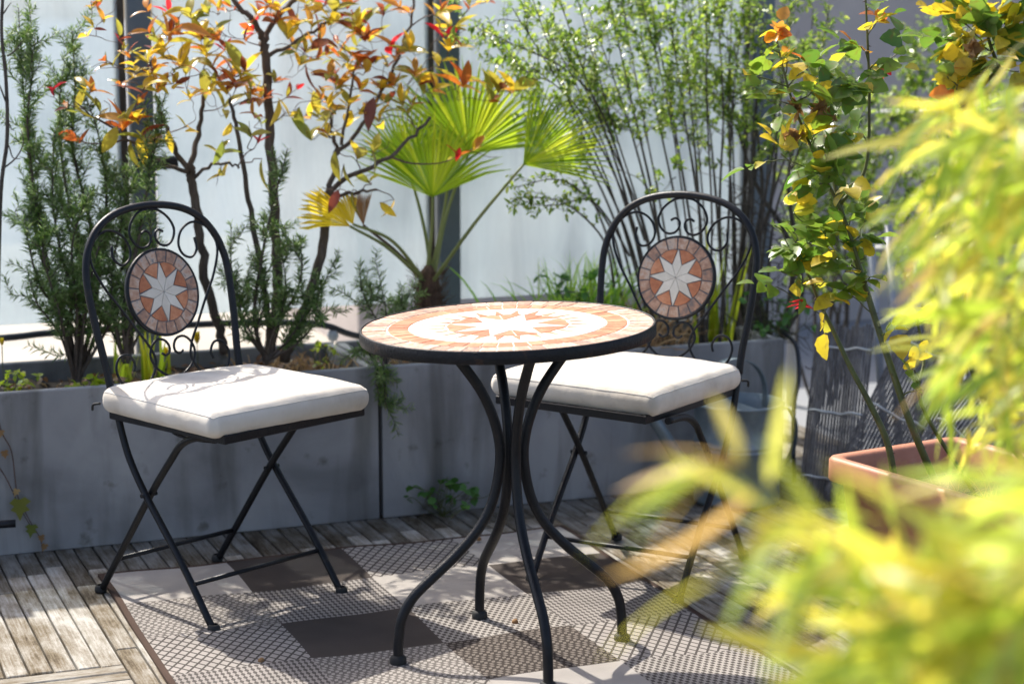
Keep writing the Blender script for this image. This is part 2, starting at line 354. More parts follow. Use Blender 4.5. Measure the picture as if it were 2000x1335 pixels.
M['lf_bamboo'] = leafmat('bamboo_leaf', [(0.30, 0.42, 0.05), (0.44, 0.54, 0.07), (0.58, 0.58, 0.09), (0.66, 0.54, 0.10), (0.46, 0.55, 0.16), (0.24, 0.36, 0.05)], 0.6, 0.36)
M['lf_bamboo_i'] = leafmat('bamboo_leaf_far', [(0.28, 0.40, 0.05), (0.44, 0.53, 0.07), (0.60, 0.58, 0.09), (0.68, 0.52, 0.10)], 0.6, 0.36, True)
M['lf_tan'] = leafmat('bamboo_leaf_tan', [(0.55, 0.36, 0.16), (0.62, 0.42, 0.12)], 0.45, 0.5)
M['lf_ivy'] = leafmat('ivy_leaf', [(0.15, 0.18, 0.025), (0.22, 0.22, 0.03)], 0.3, 0.6)
M['lf_weed'] = leafmat('weed_leaf', [(0.06, 0.16, 0.03), (0.10, 0.24, 0.04)], 0.4, 0.5, True)
M['culm'] = surf('bamboo_culm', [(0.3, (0.20, 0.22, 0.05)), (0.7, (0.34, 0.32, 0.09))], 10, 0.4)
M['petal_y'] = leafmat('yellow_petal', [(0.70, 0.55, 0.03), (0.75, 0.60, 0.05)], 0.5, 0.5)

# ------------------------------------------------------------------ mesh helpers
def catmull(pts, n=8):
    P = [Vector(p) for p in pts]
    if len(P) < 3: return [P[0].lerp(P[-1], i / n) for i in range(n + 1)]
    Q = [P[0] * 2 - P[1]] + P + [P[-1] * 2 - P[-2]]
    out = []
    for i in range(1, len(Q) - 2):
        a, b, c, d = Q[i - 1], Q[i], Q[i + 1], Q[i + 2]
        for k in range(n):
            t = k / n
            out.append(0.5 * ((2 * b) + (c - a) * t + (2 * a - 5 * b + 4 * c - d) * t * t + (3 * b - a - 3 * c + d) * t ** 3))
    out.append(P[-1].copy())
    return out
class MB:
    def __init__(s): s.v = []; s.f = []; s.m = []; s.sm = []
    def add(s, vs, fs, m=0, smooth=False):
        b = len(s.v); s.v += [tuple(x) for x in vs]
        for f in fs:
            s.f.append([b + i for i in f]); s.m.append(m); s.sm.append(smooth)
        return s
    def box(s, c, size, m=0, rot=None, bev=0.0):
        hx, hy, hz = [q / 2 for q in size]
        b = min(bev, hx * .9, hy * .9, hz * .9)
        if b <= 0:
            vs = [Vector((x, y, z)) for z in (-hz, hz) for y in (-hy, hy) for x in (-hx, hx)]
            fs = [(0, 2, 3, 1), (4, 5, 7, 6), (0, 1, 5, 4), (2, 6, 7, 3), (0, 4, 6, 2), (1, 3, 7, 5)]
        else:       # chamfered top and bottom edges
            def ring(x, y, z): return [Vector((-x, -y, z)), Vector((x, -y, z)), Vector((x, y, z)), Vector((-x, y, z))]
            vs = ring(hx - b, hy - b, -hz) + ring(hx, hy, -hz + b) + ring(hx, hy, hz - b) + ring(hx - b, hy - b, hz)
            fs = [(3, 2, 1, 0), (12, 13, 14, 15)]
            for k in range(3):
                for i in range(4): fs.append((k * 4 + i, k * 4 + (i + 1) % 4, k * 4 + 4 + (i + 1) % 4, k * 4 + 4 + i))
        c = Vector(c)
        if rot is not None: vs = [rot @ x for x in vs]
        return s.add([x + c for x in vs], fs, m)
    def tube(s, pts, r, n=8, m=0, caps=True):
        P = [Vector(p) for p in pts]; k = len(P)
        rs = r if isinstance(r, (list, tuple)) else [r] * k
        t0 = (P[1] - P[0]).normalized()
        nrm = t0.orthogonal().normalized()
        vs = []
        for i in range(k):
            t = (P[min(i + 1, k - 1)] - P[max(i - 1, 0)])
            t = t.normalized() if t.length > 1e-9 else t0
            q = t0.rotation_difference(t); nrm = (q @ nrm).normalized(); t0 = t
            bn = t.cross(nrm)
            for j in range(n):
                a = 2 * math.pi * j / n
                vs.append(P[i] + (nrm * math.cos(a) + bn * math.sin(a)) * rs[i])
        fs = [(i * n + j, i * n + (j + 1) % n, (i + 1) * n + (j + 1) % n, (i + 1) * n + j) for i in range(k - 1) for j in range(n)]
        s.add(vs, fs, m, True)
        if caps:
            b = len(s.v) - len(vs)
            s.f.append([b + j for j in reversed(range(n))]); s.m.append(m); s.sm.append(False)
            s.f.append([b + (k - 1) * n + j for j in range(n)]); s.m.append(m); s.sm.append(False)
        return s
    def lathe(s, prof, n=32, m=0, c=(0, 0, 0), closed=False):
        vs = [(c[0] + r * math.cos(2 * math.pi * j / n), c[1] + r * math.sin(2 * math.pi * j / n), c[2] + z) for r, z in prof for j in range(n)]
        k = len(prof)
        fs = [(i * n + j, i * n + (j + 1) % n, (i + 1) * n + (j + 1) % n, (i + 1) * n + j) for i in range(k - 1) for j in range(n)]
        if closed: fs += [((k - 1) * n + j, (k - 1) * n + (j + 1) % n, (j + 1) % n, j) for j in range(n)]
        return s.add(vs, fs, m, True)
    def prism(s, poly, z0, z1, m=0, inset=0.0):
        k = len(poly); cx = sum(p[0] for p in poly) / k; cy_ = sum(p[1] for p in poly) / k
        def ins(p):
            d = Vector((cx - p[0], cy_ - p[1])); L = d.length
            return (p[0] + d.x / L * inset, p[1] + d.y / L * inset) if L > inset else p
        top = [ins(p) for p in poly]; zc = z1 - inset * 0.6
        vs = [(p[0], p[1], z0) for p in poly] + [(p[0], p[1], zc) for p in poly] + [(p[0], p[1], z1) for p in top]
        fs = [tuple(2 * k + i for i in range(k))]
        for q in range(2):
            fs += [(q * k + i, q * k + (i + 1) % k, (q + 1) * k + (i + 1) % k, (q + 1) * k + i) for i in range(k)]
        return s.add(vs, fs, m)
    def mesh(s, name, mats):
        me = bpy.data.meshes.new(name)
        me.from_pydata(s.v, [], s.f)
        for m in (mats if isinstance(mats, (list, tuple)) else [mats]): me.materials.append(m)
        me.polygons.foreach_set('material_index', s.m)
        me.polygons.foreach_set('use_smooth', s.sm)
        me.update()
        return me
    def build(s, name, mats, parent=None, mat=None):
        return put(name, s.mesh(name, mats), parent, mat)
def put(name, me, parent=None, mat=None):
    o = bpy.data.objects.new(name, me); COL.objects.link(o)
    if mat is not None: o.matrix_local = mat
    if parent is not None: o.parent = parent
    return o
def empty(name, loc=(0, 0, 0), rz=0.0):
    o = bpy.data.objects.new(name, None); COL.objects.link(o)
    o.location = loc; o.rotation_euler = (0, 0, rz); o.empty_display_size = 0.1
    return o
def tag(o, label=None, cat=None, group=None, kind=None):
    if label: o['label'] = label
    if cat: o['category'] = cat
    if group: o['group'] = group
    if kind: o['kind'] = kind
    return o
def terr(o, u=0, v=0, z=0):
    """lay an object into the terrace frame: x along the planters, y away from the viewer"""
    o.location = T(u, v, z); o.rotation_euler = (0, 0, TA); return o

# leaf shapes: local x = midrib, y = width, z = upper side
def leaf_v(L, Wd, shape='ell', fold=0.25, curl=0.15, nx=7, serr=0.0):
    vs, fs = [], []
    for i in range(nx):
        t = i / (nx - 1)
        if shape == 'ell': w = math.sin(math.pi * t ** 0.9) ** 0.85 if 0 < t < 1 else 0.0
        elif shape == 'lance': w = (t ** 0.4) * (1 - t) ** 0.75 * 1.75 if 0 < t < 1 else 0.0
        elif shape == 'ovate': w = math.sin(math.pi * t ** 0.72) ** 0.7 if 0 < t < 1 else 0.0
        else: w = 1 - t * 0.9
        w = max(w, 0.03) * Wd / 2
        if serr and 0 < i < nx - 1: w *= 1 + serr * (1 if i % 2 else -1)
        z0 = -curl * L * t * t
        vs += [(t * L, -w, z0 + fold * w), (t * L, 0, z0), (t * L, w, z0 + fold * w)]
    for i in range(nx - 1):
        a = i * 3
        fs += [(a, a + 3, a + 4, a + 1), (a + 1, a + 4, a + 5, a + 2)]
    return vs, fs
def leaf_mesh(name, mat, *a, **k):
    vs, fs = leaf_v(*a, **k)
    return MB().add(vs, fs, 0, True).mesh(name, mat)
def frame(p, d, up=Vector((0, 0, 1)), roll=0.0, s=1.0):
    d = Vector(d).normalized()
    y = Vector(up).cross(d)
    if y.length < 1e-4: y = d.orthogonal()
    y.normalize(); z = d.cross(y)
    if roll: 
        q = Quaternion(d, roll); y = q @ y; z = q @ z
    m = Matrix(((d.x, y.x, z.x), (d.y, y.y, z.y), (d.z, y.z, z.z))) * s
    m = m.to_4x4(); m.translation = p
    return m
def scatter(name, base, mats4, material, parent=None, kind=None):
    """many copies of one small leaf joined into one mesh"""
    bv, bf = base
    A = np.array(bv, dtype=np.float64); A = np.c_[A, np.ones(len(A))]
    MM = np.array([[list(r) for r in m] for m in mats4])
    Vt = np.einsum('kij,nj->kni', MM, A)[:, :, :3].reshape(-1, 3)
    k = len(A); nm = len(mats4)
    me = bpy.data.meshes.new(name)
    fl = np.array([i for f in bf for i in f]); sz = np.array([len(f) for f in bf])
    loops = (fl[None, :] + (np.arange(nm) * k)[:, None]).ravel()
    sizes = np.tile(sz, nm); starts = np.concatenate([[0], np.cumsum(sizes)[:-1]])
    me.vertices.add(len(Vt)); me.vertices.foreach_set('co', Vt.ravel())
    me.loops.add(len(loops)); me.loops.foreach_set('vertex_index', loops.astype(np.int32))
    me.polygons.add(len(sizes)); me.polygons.foreach_set('loop_start', starts.astype(np.int32))
    me.polygons.foreach_set('use_smooth', np.ones(len(sizes), dtype=bool))
    me.materials.append(material)
    me.update(calc_edges=True); me.validate()
    o = put(name, me, parent)
    if kind: o['kind'] = kind
    return o
def rvec(rng, s=1.0):
    return Vector((rng.gauss(0, s), rng.gauss(0, s), rng.gauss(0, s)))

# ================================================================== SETTING
g = MB().add([(-150, -150, 0), (150, -150, 0), (150, 150, 0), (-150, 150, 0)], [(0, 1, 2, 3)]).build('ground', M['ground'])
g.location.z = -0.075; tag(g, kind='structure')

pv = MB().add([(-7, 0, 0), (1.6, 0, 0), (1.6, 6.5, 0), (-7, 6.5, 0)], [(0, 1, 2, 3)]).build('paving', M['paving'])
terr(pv, 0, -0.66, -0.070); tag(pv, kind='structure')

# deck: dark underside with the planks laid on it as pieces
deck = MB().box((0, 0, -0.02), (5.2, 5.2, 0.04)).build('deck', M['under'])
terr(deck, 0.35, 2.35, -0.03); tag(deck, kind='structure')
rng = random.Random(3)
pl_mesh = {}
def plank_mesh(L, shaded=False):
    q = round(L, 2); key = (q, shaded)
    if key not in pl_mesh:
        pl_mesh[key] = MB().box((0, 0, -0.0125), (0.0435, q - 0.003, 0.025), bev=0.0022).mesh('plank', M['plank_shaded' if shaded else 'plank'])
    return pl_mesh[key]
def plank(u, v0, v1, along_u=False):
    me = plank_mesh(abs(v1 - v0), not along_u and v0 < -0.3)  # pieces by the planter take the copy with shade in its colour
    o = put('plank', me)
    if along_u:      # u is then the v coordinate
        loc = (((v0 + v1) / 2) - 0.35, -(u) + 2.35, 0.03 + rng.uniform(-0.0012, 0.0012)); rz = math.pi / 2
    else:
        loc = (u - 0.35, -((v0 + v1) / 2) + 2.35, 0.03 + rng.uniform(-0.0012, 0.0012)); rz = rng.uniform(-0.002, 0.002)
    o.location = loc; o.rotation_euler = (0, 0, rz); o.parent = deck
n_pl = 0
u = -1.36
while u < 1.62:
    cuts = [-0.35 + (0.0 if u < 1.28 else -0.8)]
    k = rng.choice([0.14, 0.2, 0.26, 0.33])
    cuts.append(k)
    under_rug = -0.70 < u < 0.30
    end = 0.925 if u < -0.85 else (0.42 if under_rug else 2.3)
    while cuts[-1] < end - 0.01:
        nx_ = cuts[-1] + rng.choice([0.5, 0.62, 0.8, 1.0])
        cuts.append(end if nx_ > end - 0.12 else nx_)
    for a, b in zip(cuts[:-1], cuts[1:]):
        plank(u, a, b); n_pl += 1
    u += 0.0478
for k in range(6):
    v = 0.928 + 0.0478 * (k + 0.5)
    a = -1.36
    for b in (-1.36 + 0.2 + 0.1 * (k % 3), -0.858):
        plank(v, a, b, True); a = b; n_pl += 1

# ================================================================== PLANTERS
def planter(name, u0, u1, label):
    h, d, t = 0.41, 0.43, 0.022
    L = u1 - u0
    root = empty(name); terr(root, u0, 0, 0)
    MB().box((L / 2, t / 2, h / 2), (L, t, h), bev=0.003).build('front_panel', M['concrete'], root)
    MB().box((L / 2, d - t / 2, h / 2), (L, t, h), bev=0.003).build('rear_panel', M['concrete'], root)
    for x in (t / 2, L - t / 2):
        MB().box((x, d / 2, h / 2), (t, d - 2 * t - 0.004, h - 0.003), bev=0.003).build('end_panel', M['concrete'], root)
    # uneven soil
    mb = MB(); nx, ny = int(L / 0.04), 12; rg = random.Random(len(name) + int(u0 * 10))
    vs = [(t + (L - 2 * t) * i / nx, t + (d - 2 * t) * j / ny, h - 0.05 + rg.uniform(-0.012, 0.012)) for j in range(ny + 1) for i in range(nx + 1)]
    fs = [(j * (nx + 1) + i, j * (nx + 1) + i + 1, (j + 1) * (nx + 1) + i + 1, (j + 1) * (nx + 1) + i) for j in range(ny) for i in range(nx)]
    mb.add(vs, fs, 0, True).build('soil', M['soil'], root)
    tag(root, label, 'planter')
    return root
planter('concrete_planter', -2.1, -0.006, 'long grey concrete planter behind the left chair, planted with rosemary')
planter('concrete_planter', 0.006, 1.205, 'grey concrete planter behind the table, holding the palm')

# ================================================================== GLASS SCREEN
GV = -0.62
POSTS = (-1.39, -0.487, 0.412, 1.45)
post_lab = ['', 'steel post of the glass screen beside the rosemary, with black clamp', 'steel post of the glass screen right behind the palm', 'steel post at the right end of the glass screen']
for i, pu in enumerate(POSTS):
    root = empty('screen_post'); terr(root, pu, GV, -0.07)
    MB().box((0, 0, 0.745), (0.062, 0.05, 1.49), bev=0.004).build('post', M['post'], root)
    MB().box((0, 0, 0.006), (0.14, 0.12, 0.012), bev=0.003).build('base_plate', M['post'], root)
    MB().box((-0.052, 0.012, 0.74), (0.03, 0.012, 1.44)).build('reflection_strip', M['bark'], root)  # brown colour stands in for wood reflected along the post
    if i == 1: 
        MB().box((0.03, -0.045, 0.985), (0.115, 0.034, 0.034), bev=0.006).build('clamp', M['rubber'], root)
    tag(root, post_lab[i] or 'steel post of the glass screen at the far left edge', 'post', 'posts of the glass screen')
panes = [(-2.9, -1.43, 'frosted glass pane left of the leftmost screen post'), (-1.35, -0.545, 'frosted glass pane behind the tall rosemary'), (-0.447, 0.354, 'frosted glass pane behind the red-leaved photinia'), (0.452, 1.392, 'frosted glass pane between the palm and the leafy shrub')]
for a, b, lab in panes:
    o = MB().box(((b - a) / 2, 0, 0.70), (b - a, 0.008, 0.92)).build('glass_pane', M['glass'])
    terr(o, a, GV, 0.24); tag(o, lab, 'glass pane', 'panes of the glass screen')

# black rail tube in front of the glass, with a round joint
mb = MB()
pts = catmull([T(-2.2, -0.5, 0.455), T(-1.3, -0.5, 0.458), T(-0.9, -0.5, 0.464), T(-0.75, -0.5, 0.470), T(-0.3, -0.5, 0.468), T(-0.03, -0.5, 0.450), T(0.08, -0.5, 0.412), T(0.25, -0.48, 0.372)], 6)
rail = mb.tube(pts, 0.0095, 10).build('rail_tube', M['hose'])
q = at(650, 655, -0.5)
MB().lathe([(0.002, -0.017), (0.012, -0.014), (0.017, 0), (0.012, 0.014), (0.002, 0.017)], 16, c=q).build('ball_joint', M['galv'], rail)
MB().tube(catmull([q, at(648, 690, -0.48), at(630, 710, -0.4), at(610, 722, -0.3)], 6), 0.0032, 6).build('wire', M['galv'], rail)
tag(rail, 'black tube running behind the plants with a grey ball joint', 'tube')

# ================================================================== RUG
def rug():
    u0, v0, cw, rh, nc, nr = -0.785, 0.285, 0.294, 0.258, 4, 7
    pat = [[0, 1, 3, 0], [2, 4, 0, 1], [3, 1, 5, 4], [4, 2, 6, 3], [1, 3, 0, 5], [0, 6, 2, 1], [5, 0, 3, 2]]
    sub = 8; bw = 0.014
    mb = MB()
    W_, H_ = cw * nc, rh * nr
    def zz(x, y):
        return 0.0085 + 0.0034 * math.sin(x * 9 + y * 4) * math.sin(y * 7 - x * 2) + 0.0012 * math.sin(23 * x + 11 * y)
    def wob(x, y):
        return x + 0.002 * math.sin(y * 5.0 + 1.0) + 0.001 * math.sin(y * 13), y + 0.005 * math.sin(x * 6.0)
    xs = [-bw] + [cw * nc * i / (nc * sub) for i in range(nc * sub + 1)] + [W_ + bw]
    ys = [-bw] + [rh * nr * i / (nr * sub) for i in range(nr * sub + 1)] + [H_ + bw]
    nx, ny = len(xs), len(ys)
    vs = []
    for y in ys:
        for x in xs:
            a, b = wob(x, y); vs.append((a, -b, zz(x, y)))
    n0 = len(vs); mb.v += vs
    for j in range(ny - 1):
        for i in range(nx - 1):
            if i == 0 or j == 0 or i == nx - 2 or j == ny - 2: mi = 7
            else: mi = pat[(j - 1) // sub][(i - 1) // sub]
            mb.f.append([(j + 1) * nx + i, (j + 1) * nx + i + 1, j * nx + i + 1, j * nx + i]); mb.m.append(mi); mb.sm.append(True)
    # thickness skirt
    ringi = [i for i in range(nx)] + [j * nx + nx - 1 for j in range(1, ny)] + [(ny - 1) * nx + i for i in range(nx - 2, -1, -1)] + [j * nx for j in range(ny - 2, 0, -1)]
    b = len(mb.v)
    for i in ringi: x, y, z = mb.v[i]; mb.v.append((x, y, 0.0015))
    k = len(ringi)
    for i in range(k): mb.f.append([ringi[i], ringi[(i + 1) % k], b + (i + 1) % k, b + i]); mb.m.append(7); mb.sm.append(False)
    o = mb.build('rug', RUG); terr(o, u0, v0, 0)
    tag(o, 'flat-woven patchwork rug of light, dark and lattice squares under the table', 'rug')
rug()

# ================================================================== MOSAIC
def polar(r, a): return (r * math.cos(a), r * math.sin(a))
def sector(r0, r1, a0, a1, n=4):
    return [polar(r0, a0 + (a1 - a0) * i / n) for i in range(n + 1)] + [polar(r1, a1 - (a1 - a0) * i / n) for i in range(n + 1)]
def tiles_ring(parent, mat, r0, r1, n, z0, z1, gap, off=0.0, jit=0.0, inset=0.0008, seed=1):
    rg = random.Random(seed)
    ga = gap / ((r0 + r1) / 2) / 2
    me = MB().prism(sector(r0, r1, -math.pi / n + ga, math.pi / n - ga, 3), z0, z1, inset=inset).mesh('tile', mat)
    for i in range(n):
        o = put('tile', me, parent)
        o.location = (0, 0, rg.uniform(-jit, jit)); o.rotation_euler = (rg.uniform(-jit, jit) * 4, rg.uniform(-jit, jit) * 4, 2 * math.pi * i / n + off)
def tiles_poly(parent, mat, polyf, n, z0, z1, off=0.0, inset=0.0008):
    me = MB().prism(polyf, z0, z1, inset=inset).mesh('tile', mat)
    for i in range(n):
        o = put('tile', me, parent); o.rotation_euler = (0, 0, 2 * math.pi * i / n + off)

# ================================================================== TABLE
def table():
    root = empty('mosaic_table', (0.0, 4.02, 0.006))
    tag(root, 'round bistro table with orange and cream star mosaic top and black legs', 'table')
    prof = [(0.0, .246), (.02, .246), (.06, .244), (.10, .236), (.14, .212), (.18, .168), (.22, .122), (.27, .075), (.32, .046), (.38, .030), (.44, .026), (.50, .038), (.56, .064), (.61, .098), (.65, .130), (.672, .150)]
    for k in range(4):
        a = R(17 + 90 * k)
        pts = [(r * math.cos(a), r * math.sin(a), z) for z, r in prof]
        leg = MB().tube(catmull(pts, 5), 0.0108, 12).build('leg', M['iron'], root)
        MB().lathe([(0.0, -0.001), (0.0165, -0.001), (0.0175, 0.003), (0.0168, 0.014), (0.0125, 0.018), (0.0105, 0.019)], 16, c=(0.246 * math.cos(a), 0.246 * math.sin(a), 0)).build('foot', M['rubber'], leg)
    # tilted top, a little lower on the left as it stands on the uneven deck
    zc = 0.668
    top = MB()
    top.lathe([(0.02, 0.006), (0.292, 0.006), (0.302, 0.0045), (0.3035, 0.006), (0.3035, 0.029), (0.3015, 0.0312), (0.2985, 0.0308), (0.2985, 0.024), (0.0, 0.0238)], 96)
    t = top.build('tabletop_rim', M['iron_rust'], root)
    t.location = (-0.008, 0.0, zc); t.rotation_euler = (R(0.3), R(-1.9), R(8))
    MB().lathe([(0.2984, 0.0284), (0.0, 0.0284)], 72).build('grout', M['grout_pale'], t)
    z0, z1 = 0.0255, 0.0295
    n8 = 8
    tiles_ring(t, M['tile_mixed'], 0.2485, 0.2975, 54, z0, z1, 0.0022, 0.02, 0.0003, seed=4)
    tiles_ring(t, M['tile_orange'], 0.2035, 0.2445, 46, z0, z1, 0.0026, 0.05, 0.0003, seed=5)
    tiles_ring(t, M['tile_white'], 0.1785, 0.201, 32, z0, z1, 0.0012, 0.0, 0.0002, seed=6)
    g1 = 0.0009
    w = math.pi / 24
    tiles_poly(t, M['tile_orange'], [polar(0.130, -w * 0.46), polar(0.1745, 0), polar(0.130, w * 0.46)], 24, z0, z1)
    tiles_poly(t, M['tile_white'], [polar(0.1300, w * .46), polar(0.177, w * 0.96), polar(0.1775, 0), polar(0.177, -w * 0.96), polar(0.1300, -w * .46)][::-1], 24, z0, z1, w)
    h = math.pi / 8
    # white eight-point star, orange kites between its points (each kite of two pieces)
    tiles_poly(t, M['tile_white'], [polar(0.0015, 0), polar(0.060, -h * 0.97), polar(0.1255, 0), polar(0.060, h * 0.97)], 8, z0, z1, h)
    tiles_poly(t, M['tile_orange'], [polar(0.0635, 0.012), polar(0.122, 0.012), polar(0.126, h * 0.45), polar(0.1255, h * 0.93)], 8, z0, z1)
    tiles_poly(t, M['tile_orange'], [polar(0.0635, -0.012), polar(0.1255, -h * 0.93), polar(0.126, -h * 0.45), polar(0.122, -0.012)], 8, z0, z1)
table()

# ================================================================== CHAIRS
TL = math.tan(R(13))
def bk(r, z, dx=0.0):        # point of the leaning backrest plane
    return Vector((-0.13 - (z - 0.5) * TL + dx, r, z))
def make_chair(loc, ang, label, yaw=0.0, shift=0.0):
    root = empty('folding_chair', loc, R(ang))
    tag(root, label, 'chair', 'wrought iron folding chairs')
    fl = [(0.215, 0.0), (0.11, 0.132), (-0.01, 0.266), (-0.063, 0.338), (-0.089, 0.395), (-0.104, 0.44), (-0.118, 0.475)]
    rl = [(-0.212, 0.0), (-0.11, 0.136), (-0.012, 0.266), (0.06, 0.352), (0.102, 0.396), (0.16, 0.420), (0.25, 0.428)]
    foot = [(0.0, -0.001), (0.0135, -0.001), (0.0142, 0.003), (0.0135, 0.011), (0.0105, 0.015), (0.009, 0.016)]
    for s in (-1, 1):
        for prof, yy in ((fl, 0.190), (rl, 0.174)):
            lg = MB().tube(catmull([(x, s * yy, z) for x, z in prof], 5), 0.0082, 10).build('leg', M['iron'], root)
            MB().lathe(foot, 14, c=(prof[0][0], s * yy, 0)).build('foot', M['rubber'], lg)
        MB().tube([(-0.011, s * 0.16, 0.266), (-0.011, s * 0.202, 0.266)], 0.0052, 8).build('pivot_bolt', M['iron'], root)
    MB().tube([(-0.145, -0.174, 0.09), (-0.145, 0.174, 0.09)], 0.0055, 8).build('stretcher', M['iron'], root)
    MB().tube([(0.143, -0.19, 0.09), (0.143, 0.19, 0.09)], 0.0055, 8).build('stretcher', M['iron'], root)
    # seat frame: flat bars with slats
    mb = MB()
    for s in (-1, 1): mb.box((0.085, s * 0.198, 0.437), (0.40, 0.012, 0.02), bev=0.002)
    mb.box((0.279, 0, 0.437), (0.012, 0.384, 0.0195), bev=0.002)
    mb.box((-0.109, 0, 0.437), (0.012, 0.384, 0.0195), bev=0.002)
    SM = Matrix.Translation((0.08, shift, 0)) @ Matrix.Rotation(R(yaw), 4, 'Z') @ Matrix.Translation((-0.08, 0, 0))
    mb.build('seat_frame', M['iron'], root, SM)
    for k in range(5):
        MB().box((0.085, -0.14 + 0.07 * k, 0.4395), (0.376, 0.022, 0.004)).build('seat_slat', M['iron'], root, SM)
    MB().tube(catmull([(0.03, -0.15, 0.424), (0.05, -0.15, 0.408), (0.12, -0.15, 0.405), (0.19, -0.15, 0.41)], 5), 0.0032, 6).build('hook_wire', M['iron'], root)
    # arch
    half = [(0.188, 0.475), (0.190, 0.53), (0.199, 0.62), (0.2035, 0.70), (0.200, 0.755), (0.182, 0.805), (0.145, 0.848), (0.085, 0.876)]
    pts = [bk(-r, z) for r, z in half] + [bk(0, 0.886)] + [bk(r, z) for r, z in reversed(half)]
    MB().tube(catmull(pts, 6), 0.0088, 12).build('back_frame', M['iron'], root)
    # scrollwork
    def zz(x, y): return ((x - 628) / 2375.0, 0.687 + (650 - y) / 2598.0)
    S = [(912, 350), (915, 420), (868, 466), (812, 440), (795, 375), (832, 298), (912, 258), (1000, 288), (1056, 370), (1056, 460), (1000, 590), (930, 700), (840, 850), (768, 970), (752, 1060), (810, 1150), (895, 1188), (985, 1150), (1018, 1060), (985, 990), (925, 985), (892, 1035), (902, 1082)]
    for s in (-1, 1):
        p2 = [(s * zz(x, y)[0], zz(x, y)[1]) for x, y in S]
        MB().tube(catmull([bk(r, z) for r, z in p2], 5), 0.0031, 7).build('scroll', M['iron'], root)
    hs = [(0.0, 0.878), (0.028, 0.8725), (0.054, 0.852), (0.0645, 0.826), (0.055, 0.803), (0.037, 0.7915), (0.018, 0.7945), (0.0075, 0.808), (0.0085, 0.822), (0.02, 0.8285), (0.031, 0.823)]
    for flip in (False, True):
        for s in (-1, 1):
            MB().tube(catmull([bk(s * r, (2 * 0.687 - z) if flip else z) for r, z in hs], 5), 0.0031, 7).build('scroll', M['iron'], root)
    # medallion
    lean = Matrix.Rotation(R(90 - 13), 4, 'Y')
    c = bk(0, 0.687)
    md = MB(); md.lathe([(0.0, -0.007), (0.098, -0.007), (0.1025, -0.0055), (0.1035, 0.0), (0.1025, 0.0058), (0.0985, 0.0062), (0.0982, 0.0035), (0.0, 0.0034)], 56)
    m_o = md.build('medallion', M['iron'], root)
    m_o.matrix_local = Matrix.Translation(c) @ lean
    MB().lathe([(0.0981, 0.0041), (0.0, 0.0041)], 40).build('grout', M['grout_dark'], m_o)
    z0, z1 = 0.0038, 0.0062
    tiles_ring(m_o, M['tile_mixed'], 0.0705, 0.0965, 19, z0, z1, 0.0034, 0.05, 0.0002, seed=int(abs(ang)))
    h = math.pi / 8
    tiles_poly(m_o, M['tile_white'], [polar(0.001, 0), polar(0.0325, -h * 0.97), polar(0.0685, 0), polar(0.0325, h * 0.97)], 8, z0, z1, 0.0, 0.0005)
    tiles_poly(m_o, M['tile_orange'], [polar(0.0355, 0), polar(0.0672, -h * 0.86), polar(0.0690, -h * 0.45), polar(0.0692, 0), polar(0.0690, h * 0.45), polar(0.0672, h * 0.86)], 8, z0, z1, h, 0.0005)
    return root
